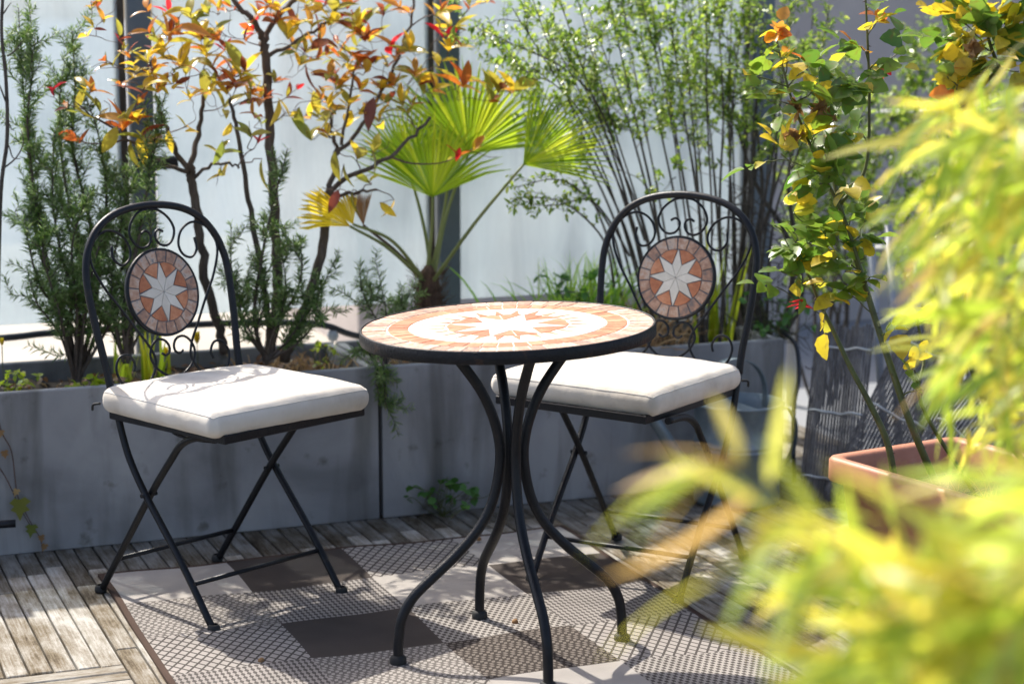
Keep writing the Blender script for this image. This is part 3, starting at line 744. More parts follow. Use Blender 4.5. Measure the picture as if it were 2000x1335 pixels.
def make_cushion(loc, ang, label, seed):
    rg = random.Random(seed)
    L0, L1, hw, th, r = -0.134, 0.294, 0.227, 0.060, 0.0285
    cx, hx, hz = (L0 + L1) / 2, (L1 - L0) / 2, th / 2
    ph = [rg.uniform(0, 6) for _ in range(8)]
    def rounded(x, y, z):
        ix, iy, iz = max(-hx + r, min(hx - r, x)), max(-hw + r, min(hw - r, y)), max(-hz + r, min(hz - r, z))
        d = Vector((x - ix, y - iy, z - iz))
        if d.length > 1e-9: d = d.normalized() * r
        return Vector((ix, iy, iz)) + d
    def dress(p):
        a, b = p.x / hx, p.y / hw
        e = (1 - a ** 4) * (1 - b ** 4)
        wr = 0.0016 * math.sin(7 * a + 4 * b + ph[0]) + 0.0014 * math.sin(11 * b - 5 * a + ph[1]) + 0.0009 * math.sin(23 * a + ph[2]) * math.sin(19 * b + ph[3])
        if p.z > 0: p.z += e * (0.012 + wr * 1.3) * p.z / hz
        sd = max(abs(a), abs(b)) ** 12          # small puckers along the side walls
        k = sd * (0.0016 * math.sin(90 * p.x + ph[4]) * math.sin(84 * p.y + ph[5]) - 0.0016 * math.sin(210 * (p.x + p.y) + ph[6]) * 0.4)
        return Vector((cx + p.x * (1 + k * 5), p.y * (1 + k * 5) * (0.985 + 0.015 * a), p.z + hz))
    def axis(h, n, m=5):
        inner = [-(h - r) + 2 * (h - r) * i / n for i in range(n + 1)]
        edge = [h - r + r * math.tan(R(45) * i / m) for i in range(1, m + 1)]
        return [-x for x in reversed(edge)] + inner + edge
    X_, Y_, Z_ = axis(hx, 16), axis(hw, 16), axis(hz, 2)
    mb = MB()
    def patch(A, B, f, flip):
        base = len(mb.v); na, nb_ = len(A), len(B)
        mb.v += [tuple(dress(rounded(*f(p, q)))) for q in B for p in A]
        for j in range(nb_ - 1):
            for i in range(na - 1):
                q = [base + j * na + i, base + j * na + i + 1, base + (j + 1) * na + i + 1, base + (j + 1) * na + i]
                mb.f.append(q[::-1] if flip else q); mb.m.append(0); mb.sm.append(True)
    patch(X_, Y_, lambda p, q: (p, q, hz), False); patch(X_, Y_, lambda p, q: (p, q, -hz), True)
    patch(X_, Z_, lambda p, q: (p, -hw, q), False); patch(X_, Z_, lambda p, q: (p, hw, q), True)
    patch(Y_, Z_, lambda p, q: (hx, p, q), False); patch(Y_, Z_, lambda p, q: (-hx, p, q), True)
    o = mb.build('seat_cushion', M['fabric'])
    o.location = Vector(loc) + Vector((0, 0, 0.4385)); o.rotation_euler = (0, 0, R(ang))
    loop = []
    for x, y in [(p, -hw) for p in X_[:-1]] + [(hx, p) for p in Y_[:-1]] + [(p, hw) for p in reversed(X_[1:])] + [(-hx, p) for p in reversed(Y_[1:])]:
        loop.append(dress(rounded(x, y, hz - 0.004)))
    loop.append(loop[0])
    MB().tube(loop, 0.0011, 6, caps=False).build('piping', M['piping'], o)
    for s in (-1, 1):
        ca = Vector((L0 - 0.004, s * hw * 0.93, 0.02))
        MB().tube(catmull([ca, ca + Vector((-0.018, s * 0.006, -0.004)), ca + Vector((-0.028, s * 0.002, -0.018))], 4), 0.003, 6).build('tie', M['rubber'], o)
    tag(o, label, 'cushion', 'off-white seat cushions')
LCH, LA_ = (-0.682, 4.454, 0.004), -42.0
RCH, RA_ = (0.316, 4.645, 0.006), -119.0
make_chair(LCH, LA_, 'black iron folding chair left of the table, in front of the rosemary')
make_chair(RCH, RA_, 'black iron folding chair behind the table on the right, near the watering can', -6.0, -0.035)
make_cushion(LCH, LA_ - 2.0, 'off-white canvas cushion on the left chair', 1)
make_cushion((RCH[0] - 0.035 * 0.875 + 0.011, RCH[1] + 0.035 * 0.485 + 0.01, RCH[2]), RA_ - 6.0, 'off-white canvas cushion on the right chair, partly behind the table', 2)

# ================================================================== PLANT TOOLS
def stem_pts(a, b, rg, bend=0.06, n=8, sag=0.0):
    """a gently wandering line from a to b"""
    a = Vector(a); b = Vector(b); L = (b - a).length
    o1 = rvec(rg, bend * L); o2 = rvec(rg, bend * L)
    c1 = a.lerp(b, 0.35) + o1; c2 = a.lerp(b, 0.7) + o2 + Vector((0, 0, -sag * L))
    return catmull([a, c1, c2, b], max(3, n // 3))
def taper(r0, r1, n): return [r0 + (r1 - r0) * i / (n - 1) for i in range(n)]
class Skel:
    """branch skeleton: every new twig starts from the best existing node"""
    def __init__(s): s.nodes = []; s.runs = []
    def run(s, pts, r0, r1):
        n = len(pts); rr = taper(r0, r1, n); s.runs.append((pts, rr))
        s.nodes += list(zip(pts, rr))
    def reach(s, tgt, rg, r1=0.0012, bend=0.07):
        best = None; bc = 1e9
        for p, r in s.nodes:
            d = tgt - p
            c = d.length + max(0, (p.z - tgt.z) + 0.02) * 1.3
            if c < bc: bc = c; best = (p, r)
        p, r = best
        pts = stem_pts(p, tgt, rg, bend, 9)
        s.run(pts, min(r * 0.8, 0.0012 + (tgt - p).length * 0.011), r1)
        return (pts[-1] - pts[-3]).normalized()
    def tubes(s, mb, n=6, m=0):
        for pts, rr in s.runs: mb.tube(pts, rr, n, m, caps=False)

# ================================================================== PHOTINIA TREES
LM = {}
for nm in ('orange', 'olive', 'yellow', 'red', 'maroon'):
    LM[nm] = [leaf_mesh('leaf', M['lf_' + nm], L, Wd, 'ell', fo, cu, 7) for L, Wd, fo, cu in ((0.055, 0.019, 0.5, 0.18), (0.045, 0.014, 0.8, 0.05), (0.066, 0.026, 0.35, 0.28), (0.036, 0.011, 0.7, -0.15), (0.06, 0.021, 0.3, 0.45), (0.05, 0.017, 0.9, 0.3))]
def whorl(parent, p, d, rg, col, n, size=1.0, spread=(30, 75)):
    d = (d * 0.6 + Vector((0, 0, 0.75))).normalized()
    x = d.orthogonal().normalized(); y = d.cross(x); a0 = rg.uniform(0, 6.28)
    for i in range(n):
        a = a0 + i * 2.4 + rg.uniform(-0.4, 0.4); t = R(rg.uniform(*spread))
        dr = d * math.cos(t) + (x * math.cos(a) + y * math.sin(a)) * math.sin(t)
        c = col if rg.random() < 0.6 else rg.choice(['orange', 'yellow', 'olive', 'olive', 'maroon'])
        o = put('leaf', rg.choice(LM[c]), parent, frame(p - d * rg.uniform(0, 0.018), dr, d, rg.uniform(-0.5, 0.5), size * rg.uniform(0.8, 1.35)))
def hanging(parent, p, rg, col, size=1.0):
    dr = Vector((rg.gauss(0, 0.35), rg.gauss(0, 0.35), -0.9))
    put('leaf', LM[col][2], parent, frame(p, dr, rvec(rg), 0, size))
def photinia(label, trunks, targets, hangers, seed):
    rg = random.Random(seed)
    root = empty('photinia_tree', at(trunks[0][0][0][0], trunks[0][0][0][1], trunks[0][0][0][2]))
    base = root.location.copy()
    tag(root, label, 'tree', 'red-tipped photinia trees')
    sk = Skel(); tb = MB()
    for pts, r0, r1 in trunks:
        P = catmull([at(*q) for q in pts], 5)
        P = [q + rvec(rg, 0.0025) for q in P]
        sk.nodes += [(q, r) for q, r in zip(P[len(P) // 3:], taper(r0, r1, len(P))[len(P) // 3:])]
        tb.tube(P, taper(r0, r1, len(P)), 10)
    def rel(mb): mb.v = [tuple(Vector(q) - base) for q in mb.v]; return mb
    tg = [(at(x, y, v), col, n, sz) for x, y, v, col, n, sz in targets]
    for x, y, v, col, n, sz in targets:
        for _ in range(2 if rg.random() < .35 else 1): tg.append((at(x + rg.gauss(0, 26), y + rg.gauss(8, 22), v + rg.gauss(0, .04)), rg.choice(['olive', 'olive', 'orange', 'yellow']), max(3, n - 2), sz * .95))
    tg.sort(key=lambda q: min((q[0] - p).length for p, r in sk.nodes))
    wl = []
    for p, col, n, sz in tg:
        d = sk.reach(p, rg); wl.append((p - base, d, col, n, sz))
        if rg.random() < 0.55:        # a bare side twig
            pp, rr = rg.choice(sk.nodes[-8:]); sk.run(stem_pts(pp, pp + (d + rvec(rg, 0.5)).normalized() * rg.uniform(0.04, 0.09), rg, 0.1, 6), min(rr, 0.0015), 0.0007)
    for x, y, v, col, sz in hangers:
        p = at(x, y, v); d = sk.reach(p + Vector((0, 0, 0.02)), rg)
        hanging(root, p + Vector((0, 0, 0.02)) - base, rg, col, sz)
    sk.tubes(tb, 6, 1); rel(tb).build('trunk', [M['bark'], M['twig']], root)
    for p, d, col, n, sz in wl: whorl(root, p, d, rg, col, n, sz)
o_, y_, r_, l_, m_ = 'orange', 'yellow', 'red', 'olive', 'maroon'
photinia('photinia with slim trunk and orange and yellow leaves beside the tall rosemary',
    [([(440, 690, -.24), (425, 630, -.24), (400, 540, -.24), (388, 440, -.25), (374, 360, -.26), (372, 335, -.26)], 0.0125, 0.0115),
     ([(372, 338, -.26), (345, 300, -.24), (325, 250, -.22), (300, 190, -.20)], 0.008, 0.004), ([(372, 338, -.26), (380, 290, -.28), (395, 220, -.30), (402, 150, -.31)], 0.009, 0.004),
     ([(376, 345, -.26), (410, 325, -.22), (440, 318, -.18), (470, 328, -.16)], 0.005, 0.003), ([(370, 335, -.26), (320, 320, -.2), (280, 290, -.15), (220, 250, -.12), (150, 205, -.1)], 0.006, 0.002)],
    [(105, 175, -.10, r_, 3, .7), (182, 172, -.12, o_, 5, 1), (196, 215, -.12, l_, 4, 1.1), (240, 245, -.14, o_, 6, 1.2), (268, 232, -.10, y_, 5, 1.1), (205, 118, -.16, o_, 4, .7), (182, 50, -.16, r_, 3, .6), (250, 105, -.18, o_, 4, .8), (262, 138, -.16, y_, 5, .8), (290, 142, -.14, y_, 5, .8), (300, 130, -.14, o_, 5, .9),
     (330, 62, -.22, o_, 6, 1.25), (345, 45, -.2, o_, 5, 1.1), (318, 105, -.2, y_, 5, 1), (345, 165, -.14, m_, 4, .9), (310, 170, -.16, o_, 5, 1), (392, 70, -.28, o_, 5, .9), (405, 105, -.28, y_, 4, .9), (425, 70, -.3, o_, 5, .9), (440, 90, -.3, r_, 4, .8), (418, 160, -.26, l_, 4, 1.1), (350, 120, -.24, y_, 4, 1), (462, 170, -.24, o_, 5, 1.1), (490, 178, -.24, o_, 4, 1), (505, 270, -.18, r_, 4, .8), (430, 290, -.2, l_, 3, 1), (235, 70, -.2, r_, 3, .7), (290, 60, -.22, o_, 4, .8), (190, 5, -.18, o_, 3, .7), (520, 180, -.2, m_, 4, .9), (270, 195, -.12, y_, 4, 1.1), (455, 130, -.3, y_, 4, .9), (370, 190, -.2, y_, 4, .9), (330, 20, -.26, r_, 4, .8)],
    [(145, 215, -.1, l_, 1.1), (230, 262, -.1, l_, 1.3), (270, 285, -.1, y_, 1.2), (255, 290, -.12, l_, 1.1), (435, 290, -.18, l_, 1.0), (400, 150, -.24, l_, 1.2), (330, 270, -.16, y_, .9)], 11)
photinia('tall central photinia whose dark trunk rises past the top of the picture',
    [([(525, 700, -.24), (536, 610, -.25), (541, 540, -.26), (536, 430, -.27), (530, 330, -.28), (524, 220, -.29), (518, 110, -.29), (514, 85, -.29)], 0.0155, 0.011),
     ([(515, 88, -.29), (500, 50, -.28), (470, 15, -.27), (430, -25, -.26)], 0.009, 0.006), ([(515, 88, -.29), (528, 55, -.3), (560, 15, -.31), (600, -30, -.32)], 0.008, 0.006),
     ([(528, 640, -.22), (505, 500, -.2), (490, 410, -.2), (470, 300, -.2), (455, 230, -.21), (450, 190, -.22)], 0.009, 0.004), ([(524, 110, -.29), (570, 85, -.3), (620, 55, -.3), (655, 35, -.3)], 0.006, 0.003)],
    [(492, 55, -.3, r_, 4, .9), (508, 30, -.3, o_, 5, .9), (520, 5, -.28, o_, 5, .9), (575, 40, -.3, y_, 5, 1), (600, 95, -.3, l_, 5, 1.1), (585, 125, -.28, y_, 3, 1.1), (625, 75, -.3, o_, 5, 1), (560, 70, -.27, l_, 4, 1), (655, 20, -.3, l_, 4, 1), (630, 10, -.3, y_, 4, 1), (680, 8, -.32, o_, 5, 1), (450, 10, -.28, o_, 4, .9), (405, 20, -.28, l_, 4, 1), (540, 150, -.26, o_, 4, .9), (475, 130, -.24, o_, 5, 1), (440, 175, -.22, y_, 5, 1), (560, 190, -.26, o_, 3, .9), (612, 0, -.3, r_, 3, .8), (545, 20, -.3, y_, 4, 1), (510, 190, -.24, o_, 5, 1), (580, 170, -.28, r_, 2, .7), (430, 60, -.28, y_, 4, 1)],
    [(598, 140, -.24, m_, 1.25), (585, 225, -.22, l_, 1.2), (512, 325, -.16, l_, 1.35), (545, 210, -.24, y_, 1.1), (450, 255, -.18, y_, .9)], 12)
photinia('photinia leaning right with bare curved branches across the palm leaves',
    [([(556, 705, -.22), (578, 640, -.22), (606, 570, -.22), (630, 480, -.22), (640, 400, -.23), (642, 370, -.23)], 0.0145, 0.0115),
     ([(641, 375, -.23), (655, 320, -.26), (650, 270, -.28), (645, 230, -.29)], 0.008, 0.004), ([(641, 380, -.23), (680, 345, -.2), (740, 320, -.16), (790, 280, -.14), (840, 230, -.14)], 0.0075, 0.004),
     ([(655, 300, -.25), (700, 260, -.24), (745, 180, -.26), (770, 130, -.28), (800, 50, -.3), (810, -10, -.3)], 0.006, 0.003), ([(645, 385, -.23), (700, 375, -.18), (740, 370, -.16)], 0.006, 0.003), ([(665, 285, -.25), (680, 210, -.27), (690, 140, -.28)], 0.005, 0.003)],
    [(700, 62, -.3, o_, 6, 1.1), (718, 70, -.3, o_, 5, 1), (685, 105, -.28, o_, 5, .9), (660, 85, -.3, o_, 4, .9), (735, 115, -.28, y_, 5, 1), (760, 95, -.28, r_, 4, .8), (775, 100, -.26, o_, 5, 1), (690, 130, -.28, y_, 4, 1), (705, 170, -.26, o_, 5, 1), (745, 170, -.24, y_, 5, 1), (770, 165, -.22, o_, 5, 1), (812, 140, -.2, o_, 6, 1.2), (800, 20, -.3, o_, 4, .9), (745, 20, -.3, m_, 4, .9), (872, 68, -.2, r_, 4, 1.1), (878, 95, -.2, y_, 5, 1), (862, 15, -.24, o_, 4, .9), (918, 8, -.2, o_, 3, .9), (905, 160, -.16, o_, 6, 1.25), (975, 172, -.12, o_, 6, 1.35), (960, 195, -.12, l_, 4, 1.1), (895, 305, -.1, r_, 4, 1), (680, 200, -.26, y_, 5, 1), (660, 160, -.28, o_, 5, 1), (650, 225, -.26, l_, 4, 1.1), (785, 200, -.22, l_, 4, 1.1), (720, 215, -.24, y_, 4, 1), (640, 260, -.2, y_, 4, 1), (700, 300, -.22, l_, 4, 1), (628, 190, -.3, o_, 4, .9), (740, 235, -.2, y_, 4, .9), (850, 170, -.18, o_, 4, 1), (690, 25, -.3, r_, 3, .8), (715, 135, -.28, o_, 4, .9)],
    [(730, 205, -.16, m_, 1.35), (655, 310, -.16, l_, 1.2), (645, 225, -.2, l_, 1.3), (770, 405, -.12, y_, .95), (742, 410, -.12, y_, .85), (688, 390, -.14, l_, 1.1), (662, 385, -.14, m_, 1.0), (630, 380, -.16, l_, 1.0), (725, 310, -.14, l_, 1.1), (672, 335, -.12, l_, 1.0)], 13)

# ================================================================== ROSEMARY
NEEDLE = ([(0, -0.0011, 0), (0, 0.0011, 0), (0.015, -0.0016, 0.0022), (0.015, 0.0016, 0.0022), (0.031, 0, 0.0008), (0.015, 0, -0.0006)], [(0, 2, 3, 1), (2, 4, 3), (0, 5, 2), (1, 3, 5), (2, 5, 4), (3, 4, 5)])
def rosemary(label, stems, seed, sprigs=9, dens=440):
    rg = random.Random(seed)
    b0 = at(*stems[0][0]); root = empty('rosemary_bush', b0)
    tag(root, label, 'bush', 'rosemary bushes in the planters')
    wood = MB(); mats = []
    def needles(P, t0, dn, sc):
        for i in range(len(P) - 1):
            if i / len(P) < t0: continue
            seg = P[i + 1] - P[i]; L = seg.length
            if L < 1e-6: continue
            d = seg / L; x = d.orthogonal().normalized(); y = d.cross(x)
            tipf = 1 - 0.45 * (i / len(P)) ** 3
            for _ in range(max(1, int(L * dn + rg.random()))):
                a = rg.uniform(0, 6.283); rad = x * math.cos(a) + y * math.sin(a)
                dr = d * rg.uniform(0.35, 0.95) + rad
                mats.append(frame(P[i] + seg * rg.random(), dr, d, rg.uniform(-.4, .4), sc * tipf * rg.uniform(0.65, 1.15)))
    for st in stems:
        P = catmull([at(*q) + rvec(rg, 0.004) for q in st], 7)
        n = len(P); Lt = sum((P[i + 1] - P[i]).length for i in range(n - 1))
        r0 = 0.0022 + 0.0055 * min(1, Lt / 0.7)
        wood.tube(P, taper(r0, 0.0011, n), 6, caps=False)
        needles(P, 0.3, dens, 1.0)
        for _ in range(int(sprigs * Lt / 0.5)):
            i = rg.randrange(int(n * 0.22), n - 2)
            d = (P[i + 1] - P[i]).normalized()
            out = (d * 0.7 + rvec(rg, 0.55) + Vector((0, 0, 0.35))).normalized()
            Q = stem_pts(P[i], P[i] + out * rg.uniform(0.03, 0.11), rg, 0.08, 6)
            wood.tube(Q, taper(0.0014, 0.0007, len(Q)), 5, caps=False)
            needles(Q, 0.0, dens * 1.15, 0.9)
    wood.v = [tuple(Vector(q) - b0) for q in wood.v]
    wood.build('stems', M['bark'], root)
    f = scatter('needles', NEEDLE, [Matrix.Translation(-b0) @ m for m in mats], M['lf_rosemary'], root, 'stuff')
B1 = (150, 745, -.2)
rosemary('tall rosemary bush with upright stems at the left of the planter',
    [[B1, (130, 620, -.22), (75, 480, -.24), (55, 300, -.25), (45, 150, -.25), (38, 15, -.25)], [B1, (110, 560, -.2), (75, 420, -.2), (52, 250, -.2), (60, 140, -.2), (50, 60, -.2)],
     [B1, (170, 600, -.25), (175, 450, -.28), (150, 300, -.3), (145, 160, -.3), (140, 60, -.3)], [B1, (160, 620, -.18), (120, 500, -.16), (105, 380, -.15), (110, 260, -.15)],
     [B1, (140, 640, -.2), (80, 560, -.18), (55, 470, -.17), (48, 410, -.17)], [B1, (180, 620, -.2), (200, 500, -.22), (205, 380, -.24), (190, 270, -.25), (170, 200, -.25)],
     [B1, (120, 650, -.16), (75, 590, -.15), (60, 540, -.15)], [B1, (190, 640, -.24), (235, 520, -.26), (240, 420, -.27), (225, 330, -.27)], [B1, (150, 600, -.14), (140, 480, -.12), (170, 380, -.12)],
     [B1, (130, 660, -.15), (110, 610, -.13), (85, 500, -.12), (100, 440, -.12)], [B1, (165, 560, -.3), (120, 400, -.32), (90, 300, -.32)], [B1, (210, 640, -.15), (260, 560, -.14), (275, 470, -.14)],
     [B1, (175, 590, -.14), (190, 480, -.13), (215, 430, -.12)], [B1, (135, 630, -.26), (160, 520, -.28), (125, 340, -.3), (115, 200, -.3), (125, 120, -.3)]], 21, 17)
B2 = (245, 705, -.15)
rosemary('rosemary behind the left chair back with one sprig reaching up into the photinia',
    [[B2, (240, 600, -.12), (270, 480, -.1), (290, 360, -.1), (310, 260, -.1), (330, 180, -.1)], [B2, (225, 620, -.14), (215, 520, -.16), (235, 430, -.17), (250, 350, -.18)], [B2, (260, 620, -.16), (235, 560, -.16), (195, 500, -.16), (170, 440, -.16)],
     [B2, (230, 640, -.12), (180, 590, -.1), (150, 560, -.1)], [B2, (255, 650, -.12), (290, 560, -.1), (300, 460, -.1), (280, 400, -.1)], [B2, (270, 660, -.2), (310, 600, -.22), (330, 530, -.24)], [B2, (215, 650, -.2), (160, 570, -.22), (140, 500, -.24)]], 22, 17)
B3 = (520, 705, -.14)
rosemary('lower rosemary growing around the photinia trunks',
    [[B3, (480, 640, -.12), (455, 540, -.1), (448, 440, -.1)], [B3, (500, 620, -.1), (510, 500, -.08), (535, 390, -.07), (558, 290, -.06)], [B3, (540, 640, -.1), (575, 560, -.1), (590, 500, -.1), (575, 470, -.1)], [B3, (560, 660, -.08), (610, 590, -.06), (655, 500, -.05)],
     [B3, (490, 660, -.1), (470, 600, -.1), (490, 520, -.1)], [B3, (560, 670, -.08), (590, 620, -.06), (610, 560, -.06)], [B3, (500, 650, -.1), (520, 570, -.1), (505, 480, -.1)], [B3, (575, 670, -.06), (625, 620, -.05), (625, 560, -.05)], [B3, (545, 640, -.1), (560, 560, -.08), (550, 480, -.08)]], 23, 15)
B4 = (748, 725, -.06)
rosemary('trailing rosemary hanging over the planter front beside the table',
    [[B4, (735, 650, -.07), (715, 600, -.08), (700, 555, -.08)], [B4, (755, 640, -.08), (752, 590, -.09), (745, 548, -.09)], [B4, (780, 660, -.1), (790, 620, -.1), (775, 580, -.1)], [B4, (738, 712, .01), (735, 745, .03), (742, 770, .035)], [B4, (745, 715, .02), (755, 760, .03), (768, 805, .035)], [B4, (725, 690, -.02), (712, 680, 0), (705, 700, .02)], [B4, (765, 640, -.08), (775, 600, -.09), (790, 575, -.09)]], 24, 15)

# bare vine at the far left edge
rg = random.Random(5); mb = MB()
vb = at(-8, 745, -.16)
main = catmull([at(-8, 745, -.16), at(-4, 560, -.16), at(2, 370, -.16), at(14, 270, -.16), at(12, 160, -.16), at(3, 60, -.16), at(8, -40, -.16)], 6)
mb.tube(main, taper(0.006, 0.004, len(main)), 7)
for x0, y0, x1, y1 in ((14, 280, 40, 310), (10, 240, 28, 255), (14, 110, 70, 55), (4, 30, 22, 5), (12, 200, -10, 150), (5, 330, 42, 255)):
    P = stem_pts(at(x0, y0, -.16), at(x1, y1, -.15), rg, 0.08, 8); mb.tube(P, taper(0.0025, 0.001, len(P)), 5)
mb.v = [tuple(Vector(q) - vb) for q in mb.v]
vine = mb.build('bare_vine', M['stem_dark']); vine.location = vb
tag(vine, 'bare dark twisting vine stem at the left edge', 'vine')

# ================================================================== PALM
def fan(parent, hub, tip, spread, L, mat, rg, nseg=30, cup=0.25, face=None, droop=0.12, split=0.42):
    """pleated fan leaf: segments joined near the hub, free narrow tips beyond"""
    ax = (tip - hub).normalized()
    f = Vector(face if face is not None else (0.2, -1, 0.35))
    f = (f - ax * f.dot(ax)).normalized(); sd = ax.cross(f)
    mb = MB(); vs = []; fs = []
    for k in range(nseg):
        a0 = (k / nseg - 0.5) * spread; a1 = ((k + 1) / nseg - 0.5) * spread; am = (a0 + a1) / 2
        Lk = L * (0.80 + 0.20 * math.cos(am * 0.75)) * rg.uniform(0.93, 1.05)
        dirf = lambda a: ax * math.cos(a) + sd * math.sin(a)
        dm = dirf(am); w = (a1 - a0) / 2; tw_ = rg.uniform(-0.45, 0.45)
        b = len(vs); N = 7
        for i in range(N):
            t = i / (N - 1); r = Lk * t
            hwid = r * math.tan(w) if t < split else Lk * split * math.tan(w) * (1 - (t - split) / (1 - split)) ** 0.8
            hwid = max(hwid, 0.0004)
            c = hub + dm * r + f * (-cup * L * (am / 1.6) ** 2 * t - droop * L * max(0, t - 0.45) ** 2 * 1.5) + Vector((0, 0, -droop * L * max(0, t - 0.4) ** 2 * 2 * rg.uniform(0.6, 1.4)))
            s = (Quaternion(dm, tw_) @ dm.cross(f)).normalized()
            pl = hwid * 1.3 * (1 if k % 2 else 0.5)
            vs += [c - s * hwid, c + f * (pl if k % 1 == 0 else -pl), c + s * hwid]
        for i in range(N - 1):
            q = b + i * 3
            fs += [(q, q + 3, q + 4, q + 1), (q + 1, q + 4, q + 5, q + 2)]
    mb.add([v_ - hub for v_ in vs], fs, 0, False)
    o = mb.build('leaf', mat, parent); o.location = hub - parent.location
    return o
def palm():
    rg = random.Random(31)
    b = at(838, 700, -.26); b.z = 0.35
    root = empty('fan_palm', b)
    tag(root, 'small fan palm with bright green fans and fibrous trunk behind the table', 'palm')
    top = at(838, 545, -.26)
    mb = MB(); H = top.z - b.z + 0.02
    prof = [(0.034, 0.0), (0.038, H * .3), (0.040, H * .6), (0.034, H * .85), (0.022, H), (0.008, H + 0.02)]
    mb.lathe(prof, 18)
    for _ in range(420):        # fibres and old leaf bases
        a = rg.uniform(0, 6.283); z = rg.uniform(0, H); r = 0.036
        p = Vector((r * math.cos(a), r * math.sin(a), z)); d = Vector((math.cos(a) * 0.5, math.sin(a) * 0.5, rg.uniform(0.2, 1.0)))
        q = p + d.normalized() * rg.uniform(0.015, 0.05) + rvec(rg, 0.004)
        mb.tube([p, p.lerp(q, .5) + rvec(rg, .003), q], [0.0013, 0.001, 0.0004], 3, caps=False)
    mb.build('trunk', M['fibre'], root)
    g_, yl, dd = M['lf_palm'], M['lf_palm_old'], M['lf_palm_dead']
    spec = [((845, 385, -.24), (842, 235, -.30), 2.3, 0.27, g_, (0.1, -1, 0.5)), ((915, 300, -.27), (955, 150, -.31), 2.3, 0.32, g_, (0.25, -1, 0.5)), ((1022, 322, -.05), (1110, 255, -.02), 1.7, 0.26, g_, (0.3, -1, 0.25)),
            ((880, 310, -.36), (915, 150, -.42), 2.3, 0.29, g_, (-0.1, -1, 0.4)), ((684, 442, -.16), (610, 395, -.14), 1.0, 0.165, yl, (0.2, -1, 0.6)), ((690, 438, -.17), (668, 395, -.2), 1.2, 0.10, yl, (0.1, -1, 0.5)),
            ((710, 440, -.2), (702, 385, -.2), 0.8, 0.10, dd, (0, -1, 0.2)), ((800, 335, -.36), (770, 210, -.4), 2.0, 0.22, g_, (-0.3, -1, 0.4))]
    for hub, tip, sp, L, mat, fc in spec:
        h = at(*hub); t = at(*tip)
        lf = fan(root, h, t, sp, L, mat, rg, 26 if L > 0.2 else 12, face=fc, split=0.5 if mat is g_ else 0.8)
        s = top + Vector((rg.uniform(-.016, .016), rg.uniform(-.016, .016), -0.02))
        mid = s.lerp(h, 0.5) + Vector((0, 0, 0.02)) + rvec(rg, 0.006)
        P = catmull([s, mid, h], 7)
        mb = MB(); mb.tube([q - b for q in P], taper(0.0062, 0.0036, len(P)), 7)
        mb.build('petiole', M['petiole'] if mat is not dd else M['twig'], root)
palm()

